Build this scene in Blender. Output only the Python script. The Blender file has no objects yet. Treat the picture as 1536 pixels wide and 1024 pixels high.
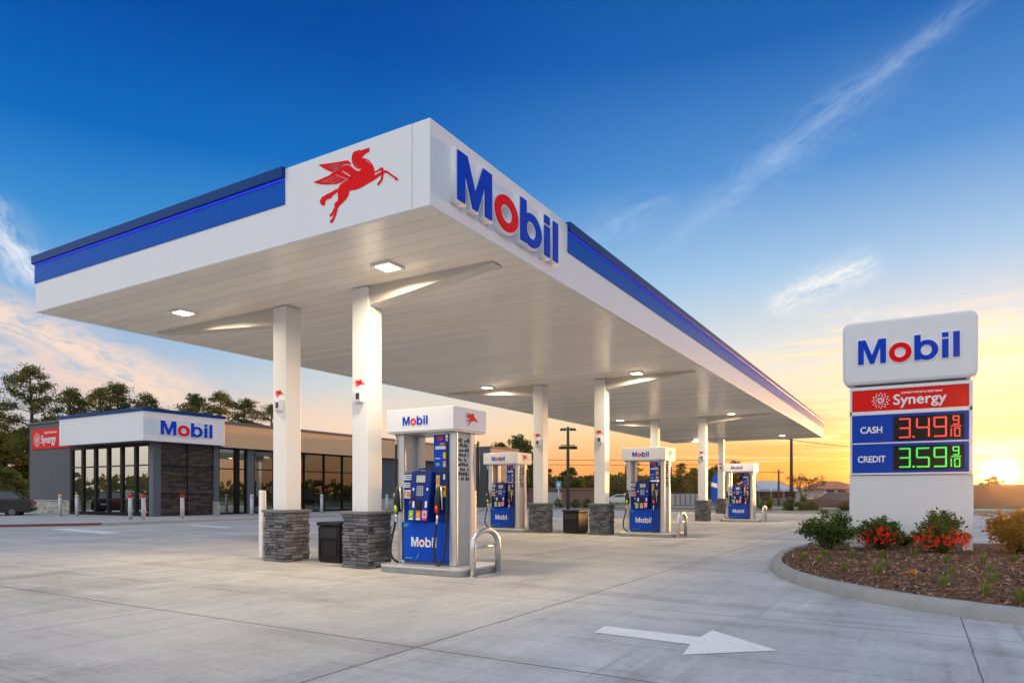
import bpy, bmesh, math, random
from mathutils import Vector, Matrix, noise as mnoise
R=math.radians
rnd=random.Random(7)
sc=bpy.context.scene
COL=sc.collection
# ---------------------------------------------------------------- world axes
# X runs along the long canopy side, Y across the canopy towards the shop, origin under the near canopy corner
CAMP=(-6.5018,-5.0280,1.25); FW=(0.858605,0.512638); RT=(0.512638,-0.858605)
# ---------------------------------------------------------------- node helpers
class NT:
    def __init__(s,tree): s.t=tree; s.n=tree.nodes; s.l=tree.links
    def new(s,typ,**kw):
        n=s.n.new(typ)
        for k,v in kw.items(): setattr(n,k,v)
        return n
    def put(s,sock,val):
        if isinstance(val,bpy.types.NodeSocket): s.l.new(val,sock)
        elif val is not None:
            try: sock.default_value=val
            except Exception:
                sock.default_value=(val,val,val)
    def m(s,op,a,b=None,c=None,clamp=False):
        n=s.new('ShaderNodeMath',operation=op); n.use_clamp=clamp
        s.put(n.inputs[0],a)
        if b is not None: s.put(n.inputs[1],b)
        if c is not None: s.put(n.inputs[2],c)
        return n.outputs[0]
    def v(s,op,a,b=None):
        n=s.new('ShaderNodeVectorMath',operation=op)
        s.put(n.inputs[0],a)
        if b is not None: s.put(n.inputs[1],b)
        return n.outputs['Value'] if op in('DOT_PRODUCT','LENGTH') else n.outputs[0]
    def sm(s,x,a,b,to0=0.,to1=1.):
        n=s.new('ShaderNodeMapRange',interpolation_type='SMOOTHSTEP')
        s.put(n.inputs[0],x); n.inputs[1].default_value=a; n.inputs[2].default_value=b
        n.inputs[3].default_value=to0; n.inputs[4].default_value=to1
        return n.outputs[0]
    def mix(s,f,a,b,mode='MIX'):
        n=s.new('ShaderNodeMix',data_type='RGBA',blend_type=mode)
        s.put(n.inputs[0],f)
        s.put(n.inputs[6],a if isinstance(a,bpy.types.NodeSocket) else rgba(a))
        s.put(n.inputs[7],b if isinstance(b,bpy.types.NodeSocket) else rgba(b))
        return n.outputs[2]
    def noise(s,vec,scale,detail=4,rough=.55,dist=0):
        n=s.new('ShaderNodeTexNoise'); s.put(n.inputs['Vector'],vec)
        n.inputs['Scale'].default_value=scale; n.inputs['Detail'].default_value=detail
        n.inputs['Roughness'].default_value=rough; n.inputs['Distortion'].default_value=dist
        return n.outputs[0]
    def ramp(s,f,stops):
        n=s.new('ShaderNodeValToRGB'); s.put(n.inputs[0],f)
        e=n.color_ramp.elements
        while len(e)<len(stops): e.new(.5)
        for i,(p,c) in enumerate(stops):
            e[i].position=p; e[i].color=rgba(c)
        return n.outputs[0]
    def mapping(s,vec,scale=(1,1,1),rot=(0,0,0),loc=(0,0,0)):
        n=s.new('ShaderNodeMapping'); s.put(n.inputs[0],vec)
        n.inputs[1].default_value=loc; n.inputs[2].default_value=rot; n.inputs[3].default_value=scale
        return n.outputs[0]
def rgba(c):
    if isinstance(c,(int,float)): return (c,c,c,1)
    return tuple(c) if len(c)==4 else (*c,1)
MATS={}
def newmat(name):
    m=bpy.data.materials.new(name); m.use_nodes=True
    nt=NT(m.node_tree); nt.n.clear()
    out=nt.new('ShaderNodeOutputMaterial')
    p=nt.new('ShaderNodeBsdfPrincipled'); nt.l.new(p.outputs[0],out.inputs[0])
    MATS[name]=m
    return m,nt,p,out
def simple(name,col,rough=.5,metal=0.,var=.08,scale=6.,bump=0.,bscale=60.,spec=.5,coat=0.,island=0.,emit=None,estr=0.,dirt=0.,rv=.14):
    m,nt,p,out=newmat(name)
    tc=nt.new('ShaderNodeTexCoord').outputs['Object']
    c=col
    if var>0:
        f=nt.noise(tc,scale,4)
        c=nt.mix(f,tuple(x*(1-var) for x in col),tuple(min(1,x*(1+var)) for x in col))
    if island>0:
        g=nt.new('ShaderNodeNewGeometry').outputs['Random Per Island']
        k=nt.m('MULTIPLY_ADD',g,2*island,1-island)
        c=nt.mix(1.,c if not isinstance(c,tuple) else c,nt_gray(nt,k),'MULTIPLY')
    if dirt>0:
        f2=nt.sm(nt.noise(nt.mapping(tc,(1,1,.25)),3.,6,.65),.5,.75)
        c=nt.mix(nt.m('MULTIPLY',f2,dirt),c,(.28,.25,.21))
    nt.put(p.inputs['Base Color'],c if isinstance(c,bpy.types.NodeSocket) else rgba(c))
    r=nt.m('MULTIPLY_ADD',nt.noise(tc,scale*3,3),rv,rough-rv/2,clamp=True)
    nt.put(p.inputs['Roughness'],r)
    p.inputs['Metallic'].default_value=metal
    p.inputs['Specular IOR Level'].default_value=spec
    p.inputs['Coat Weight'].default_value=coat
    p.inputs['Coat Roughness'].default_value=.08
    if bump>0:
        b=nt.new('ShaderNodeBump'); b.inputs['Strength'].default_value=bump; b.inputs['Distance'].default_value=.01
        nt.put(b.inputs['Height'],nt.noise(tc,bscale,5))
        nt.l.new(b.outputs[0],p.inputs['Normal'])
    if emit:
        p.inputs['Emission Color'].default_value=rgba(emit); p.inputs['Emission Strength'].default_value=estr
    return m
def nt_gray(nt,k):
    n=nt.new('ShaderNodeCombineColor')
    for i in range(3): nt.put(n.inputs[i],k)
    return n.outputs[0]
# ---------------------------------------------------------------- materials
M={}
M['white']=simple('white_paint',(.80,.81,.83),.38,var=.02,scale=1.2,dirt=.05,rv=.04,spec=.35)
M['whitesign']=simple('white_sign_face',(.78,.79,.82),.32,var=.012,scale=1.5,rv=.02,spec=.35)
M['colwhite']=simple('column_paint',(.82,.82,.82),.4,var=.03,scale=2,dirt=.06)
M['blueband']=simple('blue_metal',(.0,.10,.50),.32,var=.05,scale=1,spec=.05,rv=.05)
M['navy']=simple('navy_metal',(.001,.05,.22),.38,var=.06,scale=1,spec=.08,rv=.05)
M['led']=simple('blue_light_strip',(.02,.03,.8),.4,var=0,emit=(.01,.02,1.),estr=.5)
M['logoblue']=simple('letter_blue',(.003,.055,.56),.4,var=.03,scale=3,spec=.06)
M['logored']=simple('letter_red',(.84,.006,.010),.4,var=.03,scale=3,spec=.06)
M['letterwhite']=simple('letter_white',(.85,.87,.9),.35,var=.02)
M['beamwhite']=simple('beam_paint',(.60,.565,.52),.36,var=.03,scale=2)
M['grey']=simple('grey_panel',(.085,.098,.115),.6,var=.08,scale=.8,bump=.1,bscale=120,dirt=.08)
M['greytrim']=simple('grey_trim',(.12,.13,.145),.5,var=.08,scale=2)
M['tan']=simple('tan_panel',(.84,.49,.25),.6,var=.06,scale=.7,bump=.1,bscale=150,dirt=.08)
M['blackframe']=simple('black_frame',(.008,.008,.009),.45,var=.1,spec=.2)
M['red']=simple('red_sign',(.80,.016,.014),.4,var=.04,scale=2,spec=.08)
M['signblue']=simple('price_blue',(.004,.06,.48),.38,var=.04,scale=2,spec=.10)
M['ledpanel']=simple('display_black',(.010,.008,.008),.35,var=.1,spec=.2)
M['ledred']=simple('digit_red',(.3,.01,.01),.4,var=0,emit=(1.,.075,.055),estr=.85)
M['ledgreen']=simple('digit_green',(.01,.3,.02),.4,var=0,emit=(.05,.85,.13),estr=.85)
M['alu']=simple('brushed_aluminium',(.62,.62,.62),.34,metal=.75,var=.06,scale=8)
M['alupanel']=simple('aluminium_panel',(.66,.65,.63),.38,metal=.55,var=.05,scale=5)
M['bollard']=simple('bollard_paint',(.52,.52,.52),.45,var=.1,scale=9,dirt=.2)
M['steel']=simple('steel_tube',(.62,.62,.61),.3,metal=.8,var=.1,scale=9)
M['pumpblue']=simple('pump_blue',(.005,.028,.24),.38,var=.08,scale=4,spec=.22)
M['pumppanel']=simple('pump_panel_blue',(.005,.075,.55),.35,var=.06,scale=3,spec=.15)
M['rubber']=simple('black_rubber',(.012,.012,.013),.45,var=.2)
M['black']=simple('black_plastic',(.010,.010,.011),.5,var=.2,scale=5,bump=.1,bscale=200,spec=.3)
M['nozgreen']=simple('yellow_green_plastic',(.45,.62,.05),.4)
M['nozred']=simple('red_plastic',(.75,.02,.02),.4)
M['screen']=simple('screen_glass',(.42,.47,.50),.2,var=.15,scale=30)
M['stickwhite']=simple('white_sticker',(.75,.76,.78),.5,var=.12,scale=60)
M['stickyellow']=simple('yellow_sticker',(.85,.58,.03),.5,var=.15,scale=40)
M['stickorange']=simple('orange_sticker',(.80,.25,.04),.5,var=.15,scale=40)
M['stickgreen']=simple('green_sticker',(.16,.5,.06),.5,var=.15,scale=40)
M['stickred']=simple('red_sticker',(.65,.04,.05),.5,var=.15,scale=40)
M['stickpink']=simple('pink_sticker',(.75,.40,.50),.5,var=.15,scale=40)
M['stickcyan']=simple('cyan_ink',(.10,.42,.62),.5)
M['ink']=simple('dark_ink',(.03,.03,.035),.6)
M['stone']=simple('grey_ledgestone',(.135,.138,.15),.85,var=.3,scale=14,bump=.8,bscale=45,island=.5)
M['capstone']=simple('capstone',(.17,.17,.18),.8,var=.15,scale=9,bump=.4,bscale=60)
M['lightstone']=simple('pale_ledgestone',(.50,.47,.42),.85,var=.2,scale=9,bump=.5,bscale=40,island=.25)
M['darkstone']=simple('dark_ledgestone',(.06,.04,.028),.36,var=.4,scale=9,bump=.7,bscale=40,island=.85,spec=.5)
M['kerb']=simple('kerb_concrete',(.30,.31,.315),.85,var=.28,scale=4,bump=.5,bscale=60,dirt=.12)
M['walk']=simple('pale_concrete',(.42,.41,.39),.85,var=.10,scale=1.,bump=.2,bscale=60)
M['redpaint']=simple('red_kerb_paint',(.20,.04,.026),.7,var=.2,scale=6)
M['road']=simple('asphalt',(.10,.10,.105),.85,var=.2,scale=2,bump=.3,bscale=50)
M['bark']=simple('bark',(.085,.055,.038),.9,var=.35,scale=5,bump=.6,bscale=12)
M['bush_stem']=simple('shrub_stem',(.07,.05,.03),.9,var=.2)
M['pole']=simple('wooden_pole',(.07,.052,.042),.85,var=.25,scale=3)
M['poledark']=simple('dark_metal',(.035,.03,.03),.5,var=.1)
M['brick']=simple('brown_wall',(.22,.13,.10),.85,var=.15,scale=.6,bump=.3,bscale=30)
M['brickcap']=simple('terracotta_cap',(.36,.13,.07),.8,var=.15,scale=2)
M['paleroof']=simple('pale_roof',(.50,.53,.58),.6,var=.08,scale=1)
M['oranroof']=simple('orange_roof',(.42,.16,.09),.7,var=.12,scale=1)
M['housewall']=simple('house_wall',(.19,.17,.16),.8,var=.1,scale=1)
M['palewall']=simple('pale_wall',(.42,.41,.40),.8,var=.1,scale=1)
M['carpaint']=simple('dark_car_paint',(.022,.018,.020),.25,metal=.3,var=.05,coat=.3)
M['carpaint2']=simple('maroon_car_paint',(.12,.07,.07),.22,metal=.3,var=.05,coat=.7)
M['carwhite']=simple('white_car_paint',(.75,.75,.75),.3,var=.03,coat=.6)
M['carglass']=simple('car_glass',(.02,.025,.03),.08,var=.05,spec=.8)
M['taillight']=simple('tail_light',(.45,.01,.01),.25,var=.05)
M['chrome']=simple('chrome',(.7,.7,.7),.15,metal=1,var=.05)
M['orange']=simple('orange_petal',(.85,.22,.03),.6,var=.1)
M['goods']=simple('shop_goods',(.35,.30,.28),.6,var=.2,scale=9,island=.8)
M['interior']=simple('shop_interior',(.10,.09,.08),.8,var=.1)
M['paintwhite']=None
def foliage(name,cols,trans=.35,rough=.6):
    m,nt,p,out=newmat(name)
    g=nt.new('ShaderNodeNewGeometry').outputs['Random Per Island']
    tc=nt.new('ShaderNodeTexCoord').outputs['Object']
    big=nt.noise(tc,.55,3)
    f=nt.m('ADD',nt.m('MULTIPLY',g,.55),nt.m('MULTIPLY',nt.sm(big,.3,.7),.45))
    n=len(cols)
    c=nt.ramp(f,[(i/(n-1),cc) for i,cc in enumerate(cols)])
    nt.put(p.inputs['Base Color'],c); p.inputs['Roughness'].default_value=rough
    p.inputs['Specular IOR Level'].default_value=.3
    t=nt.new('ShaderNodeBsdfTranslucent'); nt.put(t.inputs[0],nt.mix(1.,c,(1.4,1.15,.6),'MULTIPLY'))
    mx=nt.new('ShaderNodeMixShader'); mx.inputs[0].default_value=trans
    nt.l.new(p.outputs[0],mx.inputs[1]); nt.l.new(t.outputs[0],mx.inputs[2]); nt.l.new(mx.outputs[0],out.inputs[0])
    return m
M['pine']=foliage('pine_needles',[(.05,.09,.024),(.085,.135,.032),(.17,.165,.036),(.34,.22,.045)],.48)  # gold end of the ramp paints low sunlight onto the needle tips
M['pine2']=foliage('pine_needles_dark',[(.045,.08,.024),(.075,.12,.03),(.15,.15,.036),(.30,.20,.045)],.48)  # same sunlit gold put into the top of this ramp
M['leaf']=foliage('broad_leaves',[(.05,.09,.024),(.08,.135,.034),(.16,.17,.04)],.5)
M['farleaf']=foliage('far_leaves',[(.055,.075,.03),(.09,.11,.04),(.18,.15,.055)],.5)
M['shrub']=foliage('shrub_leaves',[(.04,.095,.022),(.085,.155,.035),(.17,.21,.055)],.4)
M['shrub_suntint']=foliage('sun_tinted_shrub_leaves',[(.18,.12,.02),(.32,.19,.03),(.45,.26,.04)],.55)  # backlight of the low sun put into the leaf colour as gold
M['petal']=foliage('red_petals',[(.85,.03,.012),(.95,.06,.02),(.95,.14,.04)],.3)
M['blade']=foliage('grass_blades',[(.10,.15,.035),(.20,.26,.06),(.34,.36,.12)],.35)
M['chip']=simple('mulch',(.25,.125,.066),.9,var=.4,scale=7,bump=.8,bscale=60,island=.7)
M['mulchbase']=simple('mulch_base',(.10,.048,.026),.95,var=.5,scale=14,bump=1.,bscale=90)  # colour darkened to stand for the shade between the chips
M['chippale']=simple('pale_mulch_chip',(.46,.29,.18),.9,var=.35,scale=7,island=.5)
M['grassground']=simple('grass_ground',(.10,.125,.035),.95,var=.4,scale=1.5,bump=.5,bscale=8)
# worn white road paint
m,nt,p,out=newmat('road_paint'); M['paintwhite']=m
tc=nt.new('ShaderNodeTexCoord').outputs['Object']
f=nt.sm(nt.noise(tc,30,6,.75),.33,.46); f2=nt.noise(tc,3,4)
c=nt.mix(f,(.42,.42,.42),nt.mix(f2,(.70,.70,.70),(.84,.84,.84)))
nt.put(p.inputs['Base Color'],c); p.inputs['Roughness'].default_value=.75
# soffit boards: joints every 0.3 m across the canopy
m,nt,p,out=newmat('soffit_boards'); M['soffit']=m
tc=nt.new('ShaderNodeTexCoord').outputs['Object']
sp=nt.new('ShaderNodeSeparateXYZ'); nt.l.new(tc,sp.inputs[0])
fr=nt.m('FRACT',nt.m('DIVIDE',sp.outputs[0],.305))
gap=nt.m('LESS_THAN',fr,.05)
idn=nt.new('ShaderNodeTexWhiteNoise',noise_dimensions='1D'); nt.put(idn.inputs['W'],nt.m('FLOOR',nt.m('DIVIDE',sp.outputs[0],.305)))
p.inputs['Specular IOR Level'].default_value=.85
tone=nt.m('MULTIPLY_ADD',idn.outputs[0],.08,.84)
base=nt.mix(1.,nt_gray(nt,tone),(1.,.91,.80),'MULTIPLY')
st=nt.sm(nt.noise(nt.mapping(tc,(.7,.25,1)),2.,5),.45,.75)
base=nt.mix(nt.m('MULTIPLY',st,.10),base,(.42,.40,.37))
base=nt.mix(nt.m('MULTIPLY',gap,.48),base,(.20,.19,.175))
nt.put(p.inputs['Base Color'],base)
nt.put(p.inputs['Roughness'],nt.m('MULTIPLY_ADD',idn.outputs[0],.07,.20))
b=nt.new('ShaderNodeBump'); b.inputs['Strength'].default_value=.5; b.inputs['Distance'].default_value=.012
wav=nt.m('ADD',nt.m('MULTIPLY',gap,-1.),nt.m('MULTIPLY',nt.noise(nt.mapping(tc,(3,.4,1)),1.5,2),.35))
nt.put(b.inputs['Height'],wav); nt.l.new(b.outputs[0],p.inputs['Normal'])
# forecourt concrete with saw-cut joints
m,nt,p,out=newmat('concrete'); M['concrete']=m
tc=nt.new('ShaderNodeTexCoord').outputs['Object']
sp=nt.new('ShaderNodeSeparateXYZ'); nt.l.new(tc,sp.inputs[0]); X,Y=sp.outputs[0],sp.outputs[1]
wob=nt.m('MULTIPLY_ADD',nt.noise(tc,5.,2),.02,-.01)
def line(co,pos,w):
    d=nt.m('ABSOLUTE',nt.m('SUBTRACT',nt.m('ADD',co,wob),pos))
    return nt.sm(d,w*.55,w*1.3,1.,0.)
acc=None
XS=[(-7.6,.012),(-2.15,.013),(.62,.009),(5.6,.01),(10.2,.011),(15.4,.01),(20.6,.01),(26,.011),(31.5,.01),(37,.01)]
YS=[(-9.8,.011),(-5.4,.006),(-1.52,.012),(4.95,.012),(10.6,.012),(16,.012)]
for co,L in ((X,XS),(Y,YS)):
    for pos,w in L:
        g=line(co,pos,w); acc=g if acc is None else nt.m('MAXIMUM',acc,g)
n1=nt.noise(tc,.35,6,.6); n2=nt.noise(tc,2.2,6,.65); n3=nt.noise(tc,38,4,.7)
stre=nt.noise(nt.mapping(tc,(1.,.12,1),rot=(0,0,R(8))),1.1,6,.65,.6)
stre2=nt.noise(nt.mapping(tc,(.10,1.3,1),rot=(0,0,R(-14))),1.5,6,.65,.4)
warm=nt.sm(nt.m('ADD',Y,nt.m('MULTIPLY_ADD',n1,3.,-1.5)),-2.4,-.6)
base=nt.mix(warm,(.44,.445,.465),(.50,.465,.42))  # warm side: slab's own tint plus lamp and evening glow put into the colour
def dev(f,a,b,amt): return nt.m('MULTIPLY_ADD',nt.sm(f,a,b),amt,-amt/2)
n4=nt.noise(tc,13,5,.75)
k=nt.m('ADD',1.02,dev(n1,.36,.62,.20)); k=nt.m('ADD',k,dev(n2,.38,.64,.13)); k=nt.m('ADD',k,dev(n4,.36,.62,.12)); k=nt.m('ADD',k,dev(n3,.35,.65,.13))
k=nt.m('SUBTRACT',k,nt.m('MULTIPLY',nt.sm(stre,.50,.68),.20)); k=nt.m('SUBTRACT',k,nt.m('MULTIPLY',nt.sm(stre2,.51,.68),.20))
k=nt.m('ADD',k,nt.m('MULTIPLY',nt.sm(stre2,.46,.30),.12))
tyre=nt.noise(nt.mapping(tc,(.045,3.4,1),rot=(0,0,R(-24)),loc=(3,1,0)),1.6,5,.7,.9)
k=nt.m('SUBTRACT',k,nt.m('MULTIPLY',nt.m('MULTIPLY',nt.sm(tyre,.56,.66),nt.sm(n1,.42,.58)),.26))
tyre2=nt.noise(nt.mapping(tc,(3.1,.05,1),rot=(0,0,R(14)),loc=(7,2,0)),1.6,5,.7,.8)
k=nt.m('SUBTRACT',k,nt.m('MULTIPLY',nt.m('MULTIPLY',nt.sm(tyre2,.56,.66),nt.sm(n1,.60,.42)),.22))
spots=nt.sm(nt.noise(tc,5.5,3,.5),.69,.76); k=nt.m('SUBTRACT',k,nt.m('MULTIPLY',spots,.16))
# hairline cracks
vo=nt.new('ShaderNodeTexVoronoi',feature='DISTANCE_TO_EDGE'); vo.inputs['Scale'].default_value=.33
vadd=nt.new('ShaderNodeVectorMath',operation='MULTIPLY_ADD'); nzc=nt.new('ShaderNodeTexNoise'); nt.put(nzc.inputs['Vector'],tc); nzc.inputs['Scale'].default_value=1.3; nzc.inputs['Detail'].default_value=6
nt.put(vadd.inputs[0],nzc.outputs['Color']); vadd.inputs[1].default_value=(.9,.9,.9); nt.put(vadd.inputs[2],tc); nt.put(vo.inputs['Vector'],vadd.outputs[0])
crack=nt.m('MULTIPLY',nt.sm(vo.outputs['Distance'],.004,.0015),nt.sm(n1,.52,.60)); k=nt.m('SUBTRACT',k,nt.m('MULTIPLY',crack,.22))
base=nt.mix(1.,base,nt_gray(nt,k),'MULTIPLY')
rust=nt.sm(nt.noise(tc,.8,5,.6),.52,.74)
base=nt.mix(nt.m('MULTIPLY',rust,.30),base,nt.mix(1.,base,(1.06,.90,.76),'MULTIPLY'))
# oil drips beside the pumps
for (ox,oy,rad) in ((1.1,1.9,1.1),(4.0,1.6,1.2),(11.6,2.0,1.1),(14.5,1.7,1.2),(11.5,6.9,1.0),(23.8,1.9,1.1)):
    dd=nt.v('LENGTH',nt.v('SUBTRACT',tc,(ox,oy,0)))
    f_=nt.m('MULTIPLY',nt.sm(dd,rad,.2),nt.sm(nt.noise(tc,3.2,5,.65),.54,.66)); base=nt.mix(nt.m('MULTIPLY',f_,.45),base,(.14,.13,.125))
halo=None
base=nt.mix(nt.m('MULTIPLY',acc,.8),base,(.07,.065,.06))
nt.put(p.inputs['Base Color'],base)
nt.put(p.inputs['Roughness'],nt.m('MULTIPLY_ADD',n2,.3,.46))
p.inputs['Specular IOR Level'].default_value=.45
b=nt.new('ShaderNodeBump'); b.inputs['Strength'].default_value=.35; b.inputs['Distance'].default_value=.01
h=nt.m('SUBTRACT',nt.m('ADD',nt.m('MULTIPLY',n3,.5),nt.m('MULTIPLY',n2,.5)),nt.m('MULTIPLY',acc,1.2))
nt.put(b.inputs['Height'],h); nt.l.new(b.outputs[0],p.inputs['Normal'])
# tinted shop glass: mirror-like at grazing angles, see-through otherwise
m=bpy.data.materials.new('window_glass'); m.use_nodes=True; M['glass']=m
nt=NT(m.node_tree); nt.n.clear(); out=nt.new('ShaderNodeOutputMaterial')
tr=nt.new('ShaderNodeBsdfTransparent'); tr.inputs[0].default_value=(.34,.37,.36,1)
gl=nt.new('ShaderNodeBsdfGlossy'); gl.inputs[0].default_value=(.70,.74,.70,1); gl.inputs[1].default_value=.015
tc=nt.new('ShaderNodeTexCoord').outputs['Object']
b=nt.new('ShaderNodeBump'); b.inputs['Strength'].default_value=.05; b.inputs['Distance'].default_value=.02
nt.put(b.inputs['Height'],nt.noise(tc,.7,2)); nt.l.new(b.outputs[0],gl.inputs['Normal'])
lw=nt.new('ShaderNodeLayerWeight'); lw.inputs[0].default_value=.5
mx=nt.new('ShaderNodeMixShader'); nt.put(mx.inputs[0],nt.m('MULTIPLY_ADD',lw.outputs[0],.60,.34,clamp=True))
nt.l.new(tr.outputs[0],mx.inputs[1]); nt.l.new(gl.outputs[0],mx.inputs[2]); nt.l.new(mx.outputs[0],out.inputs[0])
# tinted shop glass: mirror-like at grazing angles, see-through otherwise
m=bpy.data.materials.new('window_glass_dark'); m.use_nodes=True; M['glass_dark']=m
nt=NT(m.node_tree); nt.n.clear(); out=nt.new('ShaderNodeOutputMaterial')
tr=nt.new('ShaderNodeBsdfTransparent'); tr.inputs[0].default_value=(.40,.43,.41,1)
gl=nt.new('ShaderNodeBsdfGlossy'); gl.inputs[0].default_value=(.36,.39,.36,1); gl.inputs[1].default_value=.015
tc=nt.new('ShaderNodeTexCoord').outputs['Object']
b=nt.new('ShaderNodeBump'); b.inputs['Strength'].default_value=.05; b.inputs['Distance'].default_value=.02
nt.put(b.inputs['Height'],nt.noise(tc,.7,2)); nt.l.new(b.outputs[0],gl.inputs['Normal'])
lw=nt.new('ShaderNodeLayerWeight'); lw.inputs[0].default_value=.5
mx=nt.new('ShaderNodeMixShader'); nt.put(mx.inputs[0],nt.m('MULTIPLY_ADD',lw.outputs[0],.60,.34,clamp=True))
nt.l.new(tr.outputs[0],mx.inputs[1]); nt.l.new(gl.outputs[0],mx.inputs[2]); nt.l.new(mx.outputs[0],out.inputs[0])
# lit lens of the ceiling lights
M['lens']=simple('light_lens',(.9,.9,.85),.3,var=0,emit=(1.,.80,.50),estr=16.)
m=bpy.data.materials.new('bloom_haze'); m.use_nodes=True; M['bloom_haze']=m
nt=NT(m.node_tree); nt.n.clear(); out=nt.new('ShaderNodeOutputMaterial'); pv_=nt.new('ShaderNodeVolumePrincipled')
pv_.inputs['Color'].default_value=(1.,.86,.66,1); pv_.inputs['Density'].default_value=.00016; pv_.inputs['Anisotropy'].default_value=.9  # scattering added for the orange bloom round the low sun
nt.l.new(pv_.outputs[0],out.inputs['Volume'])
# ---------------------------------------------------------------- mesh builder
class MB:
    def __init__(s,org=(0,0,0)): s.bm=bmesh.new(); s.o=Vector(org)
    def face(s,pts):
        vs=[s.bm.verts.new(Vector(p)-s.o) for p in pts]
        try: return s.bm.faces.new(vs)
        except Exception: return None
    def box(s,a,b,rot=None,piv=None):
        x0,y0,z0=a; x1,y1,z1=b
        P=[(x0,y0,z0),(x1,y0,z0),(x1,y1,z0),(x0,y1,z0),(x0,y0,z1),(x1,y0,z1),(x1,y1,z1),(x0,y1,z1)]
        if rot is not None:
            pv=Vector(piv if piv else ((x0+x1)/2,(y0+y1)/2,(z0+z1)/2))
            P=[pv+rot@(Vector(p)-pv) for p in P]
        vs=[s.bm.verts.new(Vector(p)-s.o) for p in P]
        for f in ((0,3,2,1),(4,5,6,7),(0,1,5,4),(1,2,6,5),(2,3,7,6),(3,0,4,7)): s.bm.faces.new([vs[i] for i in f])
        return s
    def prism(s,poly,axis,a,b):
        """poly: 2-D outline; axis 'x','y','z': extruded from a to b along it"""
        def P(p,t): return {'x':(t,p[0],p[1]),'y':(p[0],t,p[1]),'z':(p[0],p[1],t)}[axis]
        A=[s.bm.verts.new(Vector(P(p,a))-s.o) for p in poly]; B=[s.bm.verts.new(Vector(P(p,b))-s.o) for p in poly]
        s.bm.faces.new(A); s.bm.faces.new(B[::-1]); n=len(poly)
        for i in range(n): s.bm.faces.new((A[i],B[i],B[(i+1)%n],A[(i+1)%n]))
        return s
    def tube(s,path,r,n=8,caps=True):
        path=[Vector(p) for p in path]; rs=r if isinstance(r,(list,tuple)) else [r]*len(path)
        rings=[]; up=None
        for i,p in enumerate(path):
            t=(path[min(i+1,len(path)-1)]-path[max(i-1,0)])
            if t.length<1e-9: t=Vector((0,0,1))
            t.normalize()
            if up is None:
                up=Vector((0,0,1)) if abs(t.z)<.9 else Vector((1,0,0))
            sx=t.cross(up)
            if sx.length<1e-5: sx=t.cross(Vector((.3,.9,.1)))
            sx.normalize(); up=sx.cross(t).normalized()
            rings.append([s.bm.verts.new(p+(sx*math.cos(2*math.pi*k/n)+up*math.sin(2*math.pi*k/n))*rs[i]-s.o) for k in range(n)])
        for A,B in zip(rings,rings[1:]):
            for k in range(n):
                f=s.bm.faces.new((A[k],A[(k+1)%n],B[(k+1)%n],B[k])); f.smooth=True
        if caps:
            s.bm.faces.new(rings[0][::-1]); s.bm.faces.new(rings[-1])
        return s
    def cyl(s,x,y,z0,z1,r,n=16,r2=None): return s.tube([(x,y,z0),(x,y,z1)],[r,r2 if r2 is not None else r],n)
    def lathe(s,x,y,prof,n=16):
        return s.tube([(x,y,z) for z,_ in prof],[r for _,r in prof],n)
    def quad(s,c,u,v):
        c=Vector(c);u=Vector(u);v=Vector(v)
        return s.face([c-u-v,c+u-v,c+u+v,c-u+v])
    def build(s,name,mat,parent=None,bevel=0,seg=2,loc=None,norm=True):
        if norm: bmesh.ops.recalc_face_normals(s.bm,faces=s.bm.faces)
        me=bpy.data.meshes.new(name); s.bm.to_mesh(me); s.bm.free()
        return link(name,me,mat,parent,bevel,seg,loc)
def link(name,me,mat,parent=None,bevel=0,seg=2,loc=None):
    mats=mat if isinstance(mat,(list,tuple)) else [mat]
    for mm in mats: me.materials.append(MM(mm))
    o=bpy.data.objects.new(name,me); COL.objects.link(o)
    if parent: o.parent=parent
    if loc: o.location=loc
    if bevel:
        bv=o.modifiers.new('bevel','BEVEL'); bv.width=bevel; bv.segments=seg; bv.limit_method='ANGLE'; bv.angle_limit=R(40)
        bv.use_clamp_overlap=True
    return o
def MM(k): return M[k] if isinstance(k,str) else k
def tag(o,label=None,cat=None,group=None,kind=None):
    if label: o['label']=label
    if cat: o['category']=cat
    if group: o['group']=group
    if kind: o['kind']=kind
    return o
def thing(name,label,cat,loc=(0,0,0),rz=0,group=None):
    o=bpy.data.objects.new(name,None); COL.objects.link(o); o.location=loc; o.rotation_euler=(0,0,rz)
    o.empty_display_size=.2
    return tag(o,label,cat,group)
def dup(o,parent=None,loc=None,rz=None,label=None,scale=None):
    c=o.copy(); COL.objects.link(c); c.parent=parent
    if loc is not None: c.location=loc
    if rz is not None: c.rotation_euler=(0,0,rz)
    if scale is not None: c.scale=scale if isinstance(scale,tuple) else (scale,)*3
    if label: c['label']=label
    for ch in list(o.children): dup(ch,c)
    return c
def curve_mesh(polys,ext=.01,off=0.):
    """flat outlines (with holes) filled and extruded; polys is a list of closed 2-D outlines"""
    cu=bpy.data.curves.new('outline','CURVE'); cu.dimensions='2D'; cu.fill_mode='BOTH'; cu.extrude=ext; cu.offset=off
    for P in polys:
        sp=cu.splines.new('POLY'); sp.points.add(len(P)-1); sp.use_cyclic_u=True
        for q,p in zip(sp.points,P): q.co=(p[0],p[1],0,1)
    return to_mesh(cu)
def to_mesh(cu):
    o=bpy.data.objects.new('outline',cu); COL.objects.link(o)
    dg=bpy.context.evaluated_depsgraph_get(); dg.update()
    me=bpy.data.meshes.new_from_object(o.evaluated_get(dg))
    bpy.data.objects.remove(o); bpy.data.curves.remove(cu)
    return me
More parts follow.
